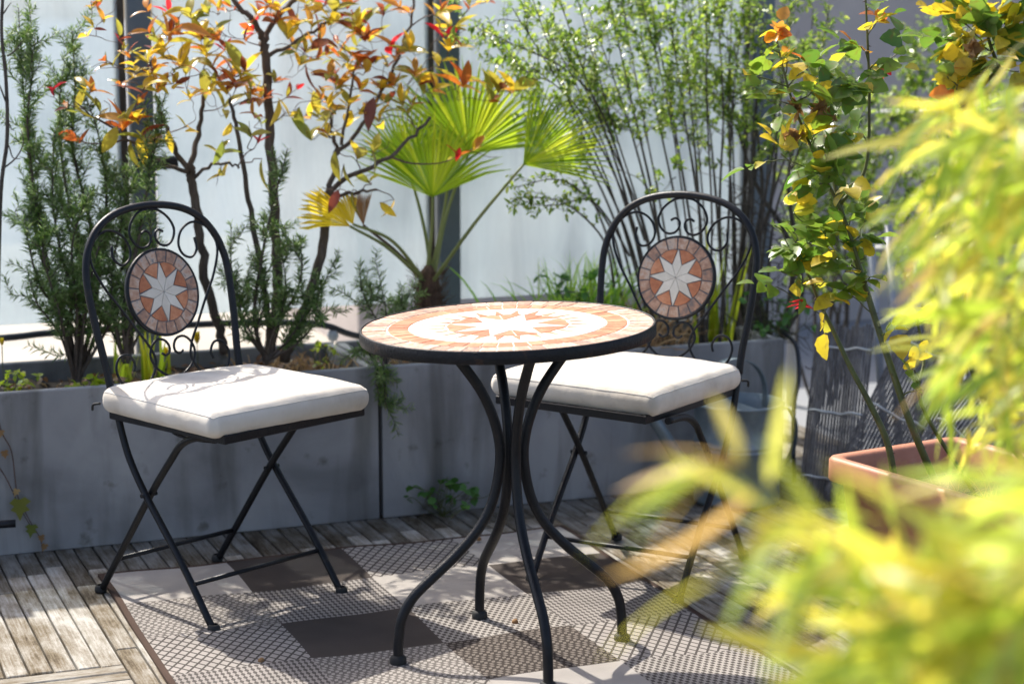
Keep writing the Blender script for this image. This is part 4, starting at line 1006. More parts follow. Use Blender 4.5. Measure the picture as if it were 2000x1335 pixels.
# ================================================================== LEAFY SHRUB (right of the screen)
SMALL = leaf_v(0.020, 0.0105, 'ell', 0.35, 0.1, 4)
def shrub():
    rg = random.Random(41)
    b0 = at(1350, 690, -.22); b0.z = 0.36
    root = empty('leafy_shrub', b0)
    tag(root, 'tall many-stemmed shrub with small green leaves behind the right chair', 'shrub')
    wood = MB(); mats = []
    def leaves(P, t0, dn):
        for i in range(len(P) - 1):
            if i / len(P) < t0: continue
            seg = P[i + 1] - P[i]; L = seg.length
            d = seg.normalized(); x = d.orthogonal().normalized(); y = d.cross(x)
            for _ in range(int(L * dn + rg.random())):
                a = rg.uniform(0, 6.283)
                mats.append(frame(P[i] + seg * rg.random(), d * 0.5 + x * math.cos(a) + y * math.sin(a), Vector((0, 0, 1)), rg.uniform(-.6, .6), rg.uniform(0.55, 1.2)))
    tops = [(935, 40), (1000, 15), (960, 60), (1030, -30), (1080, -40), (1060, 40), (1120, -30), (1150, 20), (1180, -40), (1210, -20), (1240, -50), (1270, 0), (1300, -40), (1330, -30), (1350, 20), (1380, -50), (1400, 0), (1430, -40), (1450, 10), (1480, -30), (1500, 20), (1540, 10), (1590, 30), (1620, 10), (1420, 60), (1250, 60), (1560, -30), (1100, 90), (1040, 130), (1310, 50), (1360, -40), (1490, 80)]
    for k, (tx, ty) in enumerate(tops):
        bx = 1240 + (tx - 930) / 690 * 250 + rg.uniform(-25, 25); v0 = rg.uniform(-.33, -.1); v1 = v0 + rg.uniform(-.12, .1)
        a = at(bx, 655, v0); a.z = 0.35
        m1 = at(bx + (tx - bx) * 0.22 + rg.uniform(-12, 12), 440 + rg.uniform(-20, 20), (v0 * 2 + v1) / 3)
        m2 = at(bx + (tx - bx) * 0.58 + rg.uniform(-12, 12), 230 + rg.uniform(-20, 20), (v0 + v1 * 2) / 3)
        P = catmull([a, m1, m2, at(tx, ty, v1)], 8); n = len(P)
        wood.tube(P, taper(rg.uniform(0.0035, 0.0065), 0.0012, n), 6, caps=False)
        leaves(P, 0.72, 110)
        for _ in range(rg.randint(7, 11)):
            i = int(n * (rg.uniform(0.3, 1) ** 0.6)) ; i = min(i, n - 2)
            d = (P[i + 1] - P[i]).normalized()
            out = (d * 0.7 + rvec(rg, 0.5) + TU * rg.choice((-.4, .3)) + Vector((0, 0, 0.1))).normalized()
            Q = stem_pts(P[i], P[i] + out * rg.uniform(0.07, 0.2), rg, 0.07, 9, 0.05)
            wood.tube(Q, taper(0.0016, 0.0006, len(Q)), 4, caps=False)
            leaves(Q, 0.15, 150)
            for _ in range(2):
                j = rg.randrange(2, len(Q) - 1)
                Q2 = stem_pts(Q[j], Q[j] + (out + rvec(rg, 0.6)).normalized() * rg.uniform(0.03, 0.08), rg, 0.07, 6)
                wood.tube(Q2, taper(0.0009, 0.0005, len(Q2)), 4, caps=False)
                leaves(Q2, 0.0, 160)
    # low branches arching to the left over the palm
    for path in ([(1200, 560), (1180, 470), (1110, 400), (1040, 385), (1005, 390)], [(1220, 540), (1190, 440), (1130, 370), (1080, 350), (1010, 365)], [(1230, 500), (1190, 430), (1150, 390), (1090, 400), (1040, 400)], [(1260, 470), (1180, 230), (1110, 140), (1010, 90), (930, 55)]):
        P = catmull([at(x, y, -.12) for x, y in path], 6); wood.tube(P, taper(0.004, 0.001, len(P)), 5, caps=False)
        for i in range(len(P) // 3, len(P) - 1):
            for _ in range(1):
                Q = stem_pts(P[i], P[i] + (P[i + 1] - P[i]).normalized() * 0.04 + rvec(rg, 0.025), rg, 0.06, 6)
                wood.tube(Q, taper(0.0009, 0.0005, len(Q)), 4, caps=False); leaves(Q, 0.1, 150)
    wood.v = [tuple(Vector(q) - b0) for q in wood.v]
    wood.build('stems', M['stem_dark'], root)
    scatter('foliage', SMALL, [Matrix.Translation(-b0) @ m for m in mats], M['lf_privet'], root, 'stuff')
shrub()
def far_shrub(label, pts, seed, v):
    """loose leafy branches of the shrubs farther back on the right"""
    rg = random.Random(seed); b0 = at(*pts[0], v); b0.z = 0.0
    root = empty('background_shrub', b0); tag(root, label, 'shrub', 'loose shrubs in front of the neighbouring building')
    wood = MB(); mats = []
    for tx, ty in pts[1:]:
        P = stem_pts(b0 + rvec(rg, .03), at(tx, ty, v + rg.uniform(-.2, .2)), rg, 0.05, 12); wood.tube(P, taper(0.007, 0.001, len(P)), 5, caps=False)
        for _ in range(44):
            i = min(len(P) - 2, int(len(P) * rg.uniform(0.45, 1)))
            Q = stem_pts(P[i], P[i] + (rvec(rg, 0.6) + Vector((0, 0, .4))).normalized() * rg.uniform(0.05, 0.16), rg, 0.07, 6)
            wood.tube(Q, taper(0.0012, 0.0006, len(Q)), 4, caps=False)
            for j in range(9):
                mats.append(frame(Q[rg.randrange(1, len(Q))], rvec(rg) + Vector((0, 0, .2)), Vector((0, 0, 1)), rg.uniform(-.6, .6), rg.uniform(0.9, 1.6)))
    wood.v = [tuple(Vector(q) - b0) for q in wood.v]; wood.build('stems', M['stem_dark'], root)
    scatter('foliage', SMALL, [Matrix.Translation(-b0) @ m for m in mats], M['lf_privet'], root, 'stuff')
far_shrub('loose leafy shrub behind the rose, before the grey building', [(1600, 700), (1560, 60), (1640, 90), (1700, 150), (1600, 180), (1660, 250), (1760, 190), (1550, 320), (1620, 330), (1800, 110), (1580, 440)], 51, -.9)
far_shrub('loose leafy shrub at the top right edge behind the rose canes', [(1880, 700), (1840, 30), (1880, 60), (1960, 40), (1790, 60), (1830, 130), (1930, 110), (1700, 230), (1770, 260), (1900, 240)], 52, -.9)

# dry twig tangle and small weeds behind the right chair
rg = random.Random(61); b0 = at(1500, 690, -.2); b0.z = 0.36
mb = MB()
for _ in range(150):
    x, y = rg.gauss(1500, 55), rg.gauss(500, 85)
    p = at(x, y, rg.uniform(-.35, -.1)); q = p + Vector((rg.gauss(0, .07), rg.gauss(0, .05), rg.gauss(0, .06)))
    P = stem_pts(p, q, rg, 0.12, 6); mb.tube([w - b0 for w in P], taper(0.0022, 0.0008, len(P)), 4, caps=False)
for x0, x1 in ((1485, 1478), (1505, 1520), (1535, 1512), (1465, 1440), (1525, 1560)):
    P = stem_pts(at(x0, 660, -.22), at(x1, 250, -.28), rg, 0.05, 9); mb.tube([w - b0 for w in P], taper(0.011, 0.004, len(P)), 7, caps=False)
o = mb.build('dry_bush', M['stem_dark']); o.location = b0
tag(o, 'dark tangle of dry twigs right of the right chair back', 'bush')

# ================================================================== GRASSES IN THE RIGHT PLANTER
def grass(name, label, cat, base, n, length, mat, seed, spread=0.05, lean=0.35, width=0.004, droop=0.5, bias=(0, 0, 0)):
    rg = random.Random(seed); b = Vector(base); mb = MB()
    for _ in range(n):
        p = Vector((rg.gauss(0, spread), rg.gauss(0, spread * .6), 0)); L = length * rg.uniform(0.5, 1.1)
        d = (Vector((rg.gauss(0, lean), rg.gauss(0, lean), 1)) + Vector(bias)).normalized()
        w = width * rg.uniform(0.6, 1.2); s = d.cross(rvec(rg)).normalized()
        vs = []; N = 7; h = Vector((d.x, d.y, 0))
        for i in range(N):
            t = i / (N - 1)
            c = p + d * L * t + Vector((h.x * 0.6, h.y * 0.6, -1)) * (droop * L * t ** 2.6 * 0.6)
            ww = w * (1 - t ** 2) + 0.0003
            vs += [c - s * ww, c + s * ww]
        mb.add(vs, [(2 * i, 2 * i + 2, 2 * i + 3, 2 * i + 1) for i in range(N - 1)], 0, True)
    o = mb.build(name, mat); o.location = b; tag(o, label, cat); return o
def soilpt(x, y, v, z=0.36):
    p = at(x, y, v); p.z = z; return p
grass('grass_tuft', 'tuft of fresh green grass between the table and the right chair', 'grass', soilpt(1150, 640, -.25), 230, 0.40, M['lf_grass'], 71, 0.08, 0.28)
grass('grass_tuft', 'pale arching grass blades just right of the palm', 'grass', soilpt(1090, 640, -.2), 40, 0.30, M['lf_lime'], 72, 0.03, 0.35, 0.005, 0.9, (-.35, 0, 0))
grass('dry_grass', 'brown dried grass clump beside the right chair back', 'grass', soilpt(1225, 660, -.14), 320, 0.26, M['lf_straw'], 73, 0.06, 0.5, 0.003, 0.5)
grass('strap_plant', 'long yellow-green strap leaves seen through the right chair back', 'plant', soilpt(1395, 670, -.2), 26, 0.42, M['lf_lime'], 74, 0.03, 0.13, 0.006, 0.15)
grass('strap_plant', 'bright lime strap leaves behind the left chair back', 'plant', soilpt(268, 705, -.3), 34, 0.17, M['lf_lime'], 75, 0.05, 0.16, 0.0055, 0.15)
grass('dry_grass', 'short dry straw at the foot of the photinia trunks', 'grass', soilpt(590, 715, -.2), 110, 0.11, M['lf_straw'], 76, 0.09, 0.7, 0.002, 0.5)
def seedling(label, base, n, h, mat, seed, leaf=(0.03, 0.024), spread=0.03, name='seedling'):
    rg = random.Random(seed); b = Vector(base); root = empty(name, b); tag(root, label, 'plant')
    mb = MB(); mats = []
    for _ in range(n):
        q = Vector((rg.gauss(0, spread), rg.gauss(0, spread), h * rg.uniform(0.4, 1.1)))
        P = stem_pts((0, 0, 0), q, rg, 0.1, 6); mb.tube(P, 0.0011, 4, caps=False)
        for k in range(3): mats.append(frame(q, rvec(rg) + Vector((0, 0, .3)), Vector((0, 0, 1)), rg.uniform(-.4, .4), rg.uniform(.6, 1.15)))
    mb.build('stems', M['rose_stem'], root)
    scatter('foliage', leaf_v(leaf[0], leaf[1], 'ovate', 0.25, 0.2, 6, 0.12), mats, mat, root, 'stuff')
seedling('lime-green herb spilling over the planter edge beside the left chair', soilpt(180, 758, -.05, .375), 18, 0.045, M['lf_lime'], 81, (0.022, 0.019), 0.022)
seedling('small pale plant in the planter at the left edge', soilpt(20, 745, -.15, .36), 14, 0.065, M['lf_lime'], 82, (0.022, 0.016), 0.03)
seedling('green weed with lobed leaves growing at the planter foot', T(0.16, 0.035, 0.0), 22, 0.10, M['lf_weed'], 83, (0.026, 0.022), 0.05, 'weed')
seedling('low lime-green shoots between rosemary and photinia', soilpt(640, 700, -.18, .36), 12, 0.07, M['lf_lime'], 84, (0.02, 0.012), 0.04)
seedling('dark green leafy plant at the left foot of the right chair back', soilpt(1120, 640, -.16, .36), 26, 0.22, M['lf_weed'], 85, (0.035, 0.022), 0.06)
seedling('green leafy undergrowth right of the right chair', soilpt(1500, 660, -.12, .36), 30, 0.16, M['lf_weed'], 86, (0.03, 0.018), 0.07)
for i, (x, y, v, sc, lab) in enumerate([(385, 672, -.3, 1.0, 'yellow crocus-like flower seen through the left chair back scrolls'), (325, 695, -.28, .7, 'smaller pale yellow flower left of the bright crocus'), (4, 675, -.2, .6, 'yellow flower at the left edge in front of the black tube'), (155, 718, -.2, .5, 'small yellow bud at the foot of the tall rosemary')]):
    p = at(x, y, v); root = empty('yellow_flower', (p.x, p.y, 0.355)); tag(root, lab, 'flower')
    hh = p.z - 0.355
    MB().tube(stem_pts((0, 0, 0), (0, 0, hh), rng, 0.05, 5), 0.0013, 5).build('stem', M['rose_stem'], root)
    me = leaf_mesh('petal', M['petal_y'], 0.036 * sc, 0.017 * sc, 'ell', 0.5, -0.2, 6)
    for k in range(6):
        a = k * math.pi / 3; put('petal', me, root, frame((0, 0, hh), (math.cos(a) * .45, math.sin(a) * .45, 1), Vector((math.cos(a), math.sin(a), 0)) * -1))
# leaf litter on the soil
rg = random.Random(91); mats = []
for _ in range(420):
    u = rg.uniform(-1.1, 1.15); v = rg.uniform(-.4, -.04)
    mats.append(frame(T(u, v, 0.368 + rg.uniform(0, 0.014)), Vector((rg.gauss(0, 1), rg.gauss(0, 1), rg.gauss(0, .25))), Vector((rg.gauss(0, .4), rg.gauss(0, .4), 1)), 0, rg.uniform(.5, 1.1)))
tag(scatter('leaf_litter', leaf_v(0.04, 0.02, 'ell', 0.5, 0.35, 5), mats, M['lf_dry']), 'brown fallen leaves lying on the planter soil', 'dry leaves', kind='stuff')

# ================================================================== IVY SHOOT AND BLACK ROD AT THE LEFT EDGE
def ivy():
    rg = random.Random(95); b = at(-12, 800, .012); root = empty('ivy_shoot', b)
    tag(root, 'thin hanging ivy shoot with a few yellow-green and brown leaves', 'ivy')
    mb = MB()
    for path in ([(-12, 770), (2, 840), (22, 880), (30, 940), (35, 970), (60, 1020), (78, 1050), (84, 1085)], [(-10, 900), (10, 930), (25, 960), (38, 990), (62, 1030)]):
        P = catmull([at(x, y, .012) - b for x, y in path], 5); mb.tube(P, taper(0.0017, 0.001, len(P)), 5, caps=False)
    mb.build('stems', M['twig'], root)
    def ivy_leaf(mat, L):
        a = [(0, 0), (-.12, .24), (.10, .50), (.27, .27), (.50, .46), (.60, .18), (1, .03), (.60, -.16), (.47, -.40), (.30, -.24), (.14, -.46), (-.08, -.22)]
        vs = [(0.25 * L, 0, -.03 * L)] + [(x * L, y * L, 0.06 * L * abs(y)) for x, y in a]
        return MB().add(vs, [(0, i + 1, (i + 1) % 12 + 1) for i in range(12)], 0, True).mesh('leaf', mat)
    for x, y, L, m in ((38, 975, .055, 'lf_ivy'), (62, 1025, .034, 'lf_ivy'), (8, 880, .022, 'lf_dry1'), (2, 840, .02, 'lf_dry1'), (80, 1045, .02, 'lf_dry1'), (88, 1062, .02, 'lf_dry1'), (86, 1088, .022, 'lf_dry1'), (33, 955, .02, 'lf_tan')):
        put('leaf', ivy_leaf(M[m], L), root, frame(at(x, y, .02) - b, TU * rg.uniform(-.5, .1) + Vector((0, 0, -1)), TV, 0))
ivy()
e1 = Vector((-1.197, 4.66, 0.115))
mb = MB(); mb.tube(catmull([e1, e1 + Vector((-.12, -.03, 0)), e1 + Vector((-.30, -.075, 0)), e1 + Vector((-.36, -.09, -.03)), e1 + Vector((-.365, -.091, -.112))], 5), 0.0095, 12)
o = mb.build('bent_rod', M['iron']); tag(o, 'end of a black metal rod at the left edge, before the planter', 'rod')

# ================================================================== WATERING CAN
def can():
    root = empty('watering_can', (0.618, 5.33, 0.003), R(25))
    tag(root, 'galvanised zinc watering can between the right chair and the planter', 'watering can')
    mb = MB()
    mb.lathe([(0.0, 0.004), (0.112, 0.004), (0.118, 0.0), (0.1185, 0.012), (0.1165, 0.016), (0.1185, 0.15), (0.1215, 0.153), (0.1185, 0.156), (0.1185, 0.163), (0.1215, 0.166), (0.1185, 0.169), (0.1205, 0.268), (0.1235, 0.271), (0.1245, 0.275), (0.1225, 0.279), (0.1185, 0.277), (0.1165, 0.16), (0.1145, 0.02), (0.0, 0.018)], 48)
    mb.build('body', M['zinc'], root)
    # half cover over the front of the opening
    vs = [(0.1175 * math.cos(a), 0.1175 * math.sin(a), 0.2735) for a in [math.pi / 2 + math.pi * i / 20 for i in range(21)]]
    MB().add(vs, [tuple(range(21))]).build('half_cover', M['zinc'], root)
    def strap(pts, w, name):
        P = catmull(pts, 7); mb = MB(); vs = []
        for i, p in enumerate(P):
            t = (P[min(i + 1, len(P) - 1)] - P[max(i - 1, 0)]).normalized(); nn = Vector((0, 1, 0)); up = t.cross(nn).normalized()
            vs += [p - nn * w + up * .0015, p + nn * w + up * .0015, p + nn * w - up * .0015, p - nn * w - up * .0015]
        fs = [(4 * i + j, 4 * i + (j + 1) % 4, 4 * i + 4 + (j + 1) % 4, 4 * i + 4 + j) for i in range(len(P) - 1) for j in range(4)]
        mb.add(vs, fs, 0, False).build(name, M['zinc'], root)
    strap([(0.085, 0, 0.255), (0.082, 0, 0.32), (0.05, 0, 0.372), (-0.01, 0, 0.396), (-0.07, 0, 0.38), (-0.105, 0, 0.33), (-0.119, 0, 0.27)], 0.012, 'carrying_handle')
    strap([(0.119, 0, 0.235), (0.155, 0, 0.245), (0.185, 0, 0.20), (0.18, 0, 0.13), (0.15, 0, 0.08), (0.119, 0, 0.06)], 0.011, 'rear_handle')
    P = catmull([(-0.115, 0, 0.07), (-0.18, 0, 0.13), (-0.25, 0, 0.23), (-0.31, 0, 0.30)], 5)
    MB().tube(P, taper(0.024, 0.013, len(P)), 14).build('spout', M['zinc'], root)
    MB().lathe([(0.013, 0.0), (0.036, 0.035), (0.036, 0.04), (0.0, 0.046)], 20).build('rose_head', M['zinc'], root).matrix_local = frame((-0.308, 0, 0.298), (-1, 0, 0.2)) @ Matrix.Rotation(R(90), 4, 'Y')
can()

# ================================================================== SLATTED SCREENS LEANING AT THE RIGHT
def slat_screen(label, bottom, top, width, n, seed):
    rg = random.Random(seed); b = Vector(bottom); t = Vector(top)
    ax = (t - b); L = ax.length; ax.normalize()
    fc = Vector((-0.25, -1, 0.25)); fc = (fc - ax * fc.dot(ax)).normalized(); sd = ax.cross(fc)
    root = empty('slatted_screen', b); tag(root, label, 'screen', 'weathered slatted screens leaning in the corner')
    rot = Matrix((sd, fc, ax)).transposed()
    w = width / n
    mb = MB()
    for k in range(n):
        x = (k + .5 - n / 2) * w; l2 = L * rg.uniform(0.965, 1.0)
        mb.box(sd * x + ax * (L / 2 + rg.uniform(-.006, .006)) + fc * (rg.uniform(-.0015, .0015) + 0.012 * math.sin(k * .5)), (w * rg.uniform(.72, .92), 0.006, l2), 0, rot, 0.001)
    tag(mb.build('slats', M['reed'], root), kind='stuff')
    for f_ in (0.14, 0.5, 0.86):
        P = [sd * ((k + .5 - n / 2) * w) + ax * L * (f_ + 0.003 * math.sin(k)) + fc * (0.005 + 0.012 * math.sin(k * .5)) for k in range(n)]
        MB().tube(P, 0.0035, 5).build('cord', M['cord'], root)
slat_screen('upright weathered slatted screen between the watering can and the terracotta pot', (0.86, 5.28, 0.003), (0.93, 5.48, 0.47), 0.16, 20, 101)
slat_screen('weathered slatted screen leaning to the right behind the rose canes', (0.93, 5.22, 0.003), (1.20, 5.45, 0.46), 0.20, 22, 102)
slat_screen('dark slatted screen lying slanted behind the terracotta pot', (1.02, 5.0, 0.003), (1.42, 5.35, 0.40), 0.22, 22, 103)
for i, (x0, x1, yt, lab) in enumerate([(1740, 1700, 470, 'grey pipe standing behind the rose, leftmost of three'), (1765, 1735, 440, 'middle one of three grey pipes behind the rose'), (1800, 1790, 500, 'grey pipe behind the rose, rightmost of three')]):
    a = aty(x0, 800, 5.5); a.z = 0.004; b = aty(x1, yt, 5.75)
    o = MB().tube([a, a.lerp(b, .5), b], 0.012, 10).build('grey_pipe', M['grey_pipe']); tag(o, lab, 'pipe', 'grey pipes behind the rose')
o = MB().tube(catmull([aty(1500, 632, 5.75), aty(1530, 650, 5.7), aty(1556, 678, 5.65), aty(1560, 740, 5.6), aty(1550, 800, 5.55), Vector((0.80, 5.5, 0.01))], 5), 0.0065, 10).build('black_hose', M['hose']); tag(o, 'black hose hanging down at the end of the right planter', 'hose')

# ================================================================== TERRACOTTA POT WITH ROSE
PX, PD = Vector((0.85, 0.5268, 0)).normalized(), Vector((0.5268, -0.85, 0)).normalized()
PC = Vector((0.692, 4.319, 0))
def pot():
    root = empty('terracotta_pot', PC, math.atan2(PX.y, PX.x)); tag(root, 'rectangular terracotta-coloured plastic planter box holding the rose', 'planter')
    Wd, L, h = 0.40, 0.78, 0.36
    def rr(ix, r, z, n=5):         # rounded rectangle inset by ix
        pts = []
        for cx, cy_, a0 in ((ix + r, -(ix + r), 90), (ix + r, -(L - ix - r), 180), (Wd - ix - r, -(L - ix - r), 270), (Wd - ix - r, -(ix + r), 0)):
            for i in range(n + 1):
                a = R(a0 + 90 * i / n); pts.append((cx + r * math.cos(a), cy_ + r * math.sin(a), z))
        return pts
    rings = [rr(.062, .02, .0), rr(.060, .022, .006), rr(.022, .03, .305), rr(.002, .03, .307), rr(0, .03, .312), rr(0, .03, .354), rr(.004, .03, .3605), rr(.016, .026, .361), rr(.026, .022, .359), rr(.030, .02, .352), rr(.038, .02, .23)]
    k = len(rings[0]); mb = MB(); vs = [p for r in rings for p in r]
    fs = [(i * k + j, i * k + (j + 1) % k, (i + 1) * k + (j + 1) % k, (i + 1) * k + j) for i in range(len(rings) - 1) for j in range(k)]
    mb.add(vs, fs, 0, True).add(rr(.062, .02, .0005), [tuple(range(k))])
    me = mb.build('pot_body', M['terracotta'], root)
    MB().add(rr(.037, .02, .285), [tuple(range(k))]).build('soil', M['soil'], root)
    return root
pot()
def pp(x, y, z=0.285):    # pot-frame helper: metres along width and length
    return PC + PX * x + PD * y + Vector((0, 0, z))
grass('pot_grass', 'thin pale grass growing in the terracotta pot', 'grass', pp(.2, .35), 60, 0.17, M['lf_straw'], 77, 0.08, 0.5, 0.0013, 0.7)

RL_ = {k: [leaf_mesh('leaf', M[m], L, W_, 'ovate', 0.3, 0.2, 9, 0.06) for L, W_ in ((0.046, 0.036), (0.040, 0.030), (0.052, 0.042))] for k, m in (('g', 'lf_rose'), ('y', 'lf_rose_y'), ('o', 'lf_orange'), ('r', 'lf_red'))}
def rose(label, canes, clusters, seed, dry=()):
    rg = random.Random(seed); b = Vector(canes[0][0][0]); root = empty('rose_bush', b); tag(root, label, 'rose bush', 'rose bushes in and behind the terracotta pot')
    sk = Skel(); mb = MB()
    for pts, r0, r1 in canes:
        P = catmull([Vector(q) for q in pts], 6); sk.run(P, r0, r1)
        for i in range(2, len(P) - 1):        # thorns
            if rg.random() < 0.6:
                d = (P[i + 1] - P[i]).cross(rvec(rg)).normalized(); rr_ = r0 + (r1 - r0) * i / len(P)
                mb.tube([P[i] - b + d * rr_ * .7, P[i] - b + d * (rr_ + .006) + Vector((0, 0, -.002))], [0.0018, 0.0002], 4, caps=False)
    pts_l = []
    cl = [(aty(x, y, Y), col, n) for x, y, Y, col, n in clusters]
    cl.sort(key=lambda q: min((q[0] - p).length for p, r in sk.nodes))
    for p, col, n in cl:
        d = sk.reach(p, rg, 0.0013, 0.05); pts_l.append((p, d, col, n))
    sk2 = MB()
    for pts, rr_ in sk.runs: sk2.tube([q - b for q in pts], rr_, 8, caps=True)
    sk2.v += []; sk2.build('canes', M['rose_stem'], root); tag(mb.build('thorns', M['twig'], root), kind='stuff')
    for p, d, col, n in pts_l:
        # compound leaf: a terminal leaflet and pairs along a short stalk
        for q in range(n):
            ax = (d * .3 + rvec(rg, .8) + Vector((0, 0, -.05))).normalized(); st = p - ax * 0.01
            side = ax.cross(Vector((0, 0, 1)) + rvec(rg, .3)).normalized(); upv = side.cross(ax)
            for k_, (along, s) in enumerate(((0.072, 0), (0.045, 1), (0.045, -1), (0.018, 1), (0.018, -1))):
                if k_ >= 3 and rg.random() < 0.5: continue
                c = col if rg.random() < 0.8 else rg.choice('gy')
                dr = ax if s == 0 else (ax * .35 + side * s)
                put('leaf', rg.choice(RL_[c]), root, frame(st + ax * along * .8 - b, dr + rvec(rg, .15), upv, rg.uniform(-.5, .5), rg.uniform(.7, 1.12) * (0.75 if col in 'or' else 1)))
    for x, y, Y, sz in dry:
        p = aty(x, y, Y) - b; dm = leaf_mesh('petal', M['lf_dry1'], .024 * sz, .018 * sz, 'ovate', .6, .5, 5)
        hd = empty('withered_bloom', p); hd.parent = root
        for k in range(14): put('petal', dm, hd, frame((0, 0, 0), rvec(rg) + Vector((0, 0, .2)), rvec(rg)))
c1 = [pp(.10, .13), aty(1735, 870, 4.28), aty(1700, 790, 4.30), aty(1660, 715, 4.33), aty(1625, 640, 4.36), aty(1600, 590, 4.38), aty(1578, 535, 4.38), aty(1545, 490, 4.37)]
c2 = [pp(.17, .20), aty(1780, 830, 4.22), aty(1745, 730, 4.24), aty(1715, 640, 4.28), aty(1690, 560, 4.30), aty(1660, 470, 4.34), aty(1640, 400, 4.36), aty(1618, 310, 4.38), aty(1590, 270, 4.38)]
c3 = [aty(1690, 555, 4.30), aty(1650, 430, 4.3), aty(1590, 300, 4.3), aty(1545, 190, 4.3), aty(1512, 60, 4.3)]
c4 = [aty(1640, 400, 4.36), aty(1690, 330, 4.36), aty(1698, 200, 4.36), aty(1695, 90, 4.36), aty(1690, -15, 4.36)]
c5 = [pp(.25, .22), aty(1800, 790, 4.25), aty(1805, 700, 4.3), aty(1790, 620, 4.32)]
rose('rose bush with green and yellowing leaves in the terracotta pot', [(c1, .0085, .002), (c2, .0085, .0045), (c3, .0045, .002), (c4, .0045, .002), (c5, .005, .003)],
    [(1515, 75, 4.3, 'o', 2), (1490, 75, 4.28, 'o', 1), (1505, 95, 4.3, 'o', 2), (1540, 120, 4.3, 'y', 2), (1480, 150, 4.3, 'g', 2), (1500, 195, 4.25, 'g', 2), (1530, 200, 4.25, 'g', 2), (1570, 140, 4.32, 'g', 2), (1590, 150, 4.32, 'y', 1), (1585, 180, 4.27, 'g', 2), (1640, 150, 4.32, 'g', 2), (1660, 170, 4.3, 'g', 2), (1685, 165, 4.32, 'g', 2), (1640, 190, 4.3, 'y', 1), (1700, 60, 4.36, 'y', 1), (1680, 90, 4.36, 'g', 2), (1710, 45, 4.36, 'o', 2), (1690, 100, 4.34, 'o', 1), (1715, 118, 4.34, 'r', 1), (1740, 115, 4.34, 'g', 2), (1770, 100, 4.34, 'g', 1), (1700, 10, 4.36, 'g', 1),
     (1535, 255, 4.3, 'y', 1), (1525, 300, 4.25, 'y', 2), (1495, 315, 4.25, 'g', 1), (1590, 265, 4.3, 'y', 2), (1630, 235, 4.3, 'g', 2), (1600, 300, 4.28, 'g', 3), (1625, 335, 4.25, 'g', 3), (1650, 330, 4.27, 'g', 2), (1600, 360, 4.27, 'g', 1), (1550, 415, 4.3, 'y', 2), (1512, 440, 4.28, 'g', 2), (1670, 355, 4.3, 'y', 1), (1660, 430, 4.3, 'g', 2), (1690, 430, 4.3, 'g', 2), (1680, 460, 4.3, 'g', 1),
     (1540, 480, 4.35, 'g', 2), (1570, 480, 4.35, 'g', 2), (1525, 530, 4.33, 'g', 2), (1515, 560, 4.33, 'g', 1), (1600, 455, 4.33, 'g', 2), (1560, 540, 4.35, 'g', 2), (1640, 470, 4.32, 'g', 2), (1580, 330, 4.28, 'g', 2), (1670, 260, 4.32, 'g', 2), (1700, 540, 4.28, 'g', 2), (1610, 610, 4.36, 'y', 1), (1590, 500, 4.35, 'g', 2), (1620, 490, 4.34, 'g', 2), (1650, 510, 4.32, 'g', 2), (1610, 550, 4.34, 'y', 1), (1640, 560, 4.32, 'g', 2), (1680, 590, 4.3, 'g', 2), (1645, 580, 4.33, 'y', 1), (1575, 600, 4.37, 'r', 1), (1690, 500, 4.3, 'y', 1), (1790, 615, 4.3, 'g', 2), (1830, 620, 4.3, 'y', 1), (1785, 720, 4.25, 'y', 1), (1800, 760, 4.2, 'g', 1), (1740, 630, 4.2, 'y', 1)], 111, ((1550, 215, 4.28, 1.1), (1550, 270, 4.28, 1.2), (1600, 215, 4.28, 1.0), (1620, 225, 4.3, .8)))
d1 = [pp(.30, .45), aty(1960, 800, 3.9), aty(1990, 520, 3.9), aty(1860, 225, 3.9), aty(1920, 170, 3.9), aty(1975, 120, 3.9), aty(1990, 20, 3.9)]
d2 = [aty(1955, 140, 3.9), aty(1935, 90, 3.92), aty(1920, 30, 3.94), aty(1900, -20, 3.95)]
rose('rose canes with lime and orange leaves at the top right edge', [([pp(.30, .45), aty(1930, 800, 3.95), aty(1850, 500, 3.95), aty(1845, 235, 3.95), aty(1890, 205, 3.95), aty(1925, 160, 3.95), aty(1975, 115, 3.95)], .007, .004), (d2, .004, .002)],
    [(1850, 150, 3.9, 'o', 2), (1870, 165, 3.9, 'y', 2), (1850, 75, 3.95, 'g', 1), (1870, 80, 3.95, 'g', 2), (1840, 30, 3.95, 'y', 2), (1875, 20, 3.95, 'g', 2), (1900, 60, 3.95, 'y', 3), (1920, 90, 3.93, 'y', 3), (1900, 120, 3.93, 'y', 3), (1940, 130, 3.9, 'g', 3), (1960, 70, 3.9, 'g', 3), (1980, 60, 3.9, 'y', 3), (1950, 20, 3.92, 'y', 2), (1990, 140, 3.9, 'y', 3), (1930, 60, 3.9, 'g', 2), (1970, 20, 3.9, 'g', 2), (1910, 20, 3.93, 'y', 2)], 112, ((1900, 95, 3.9, .9),))

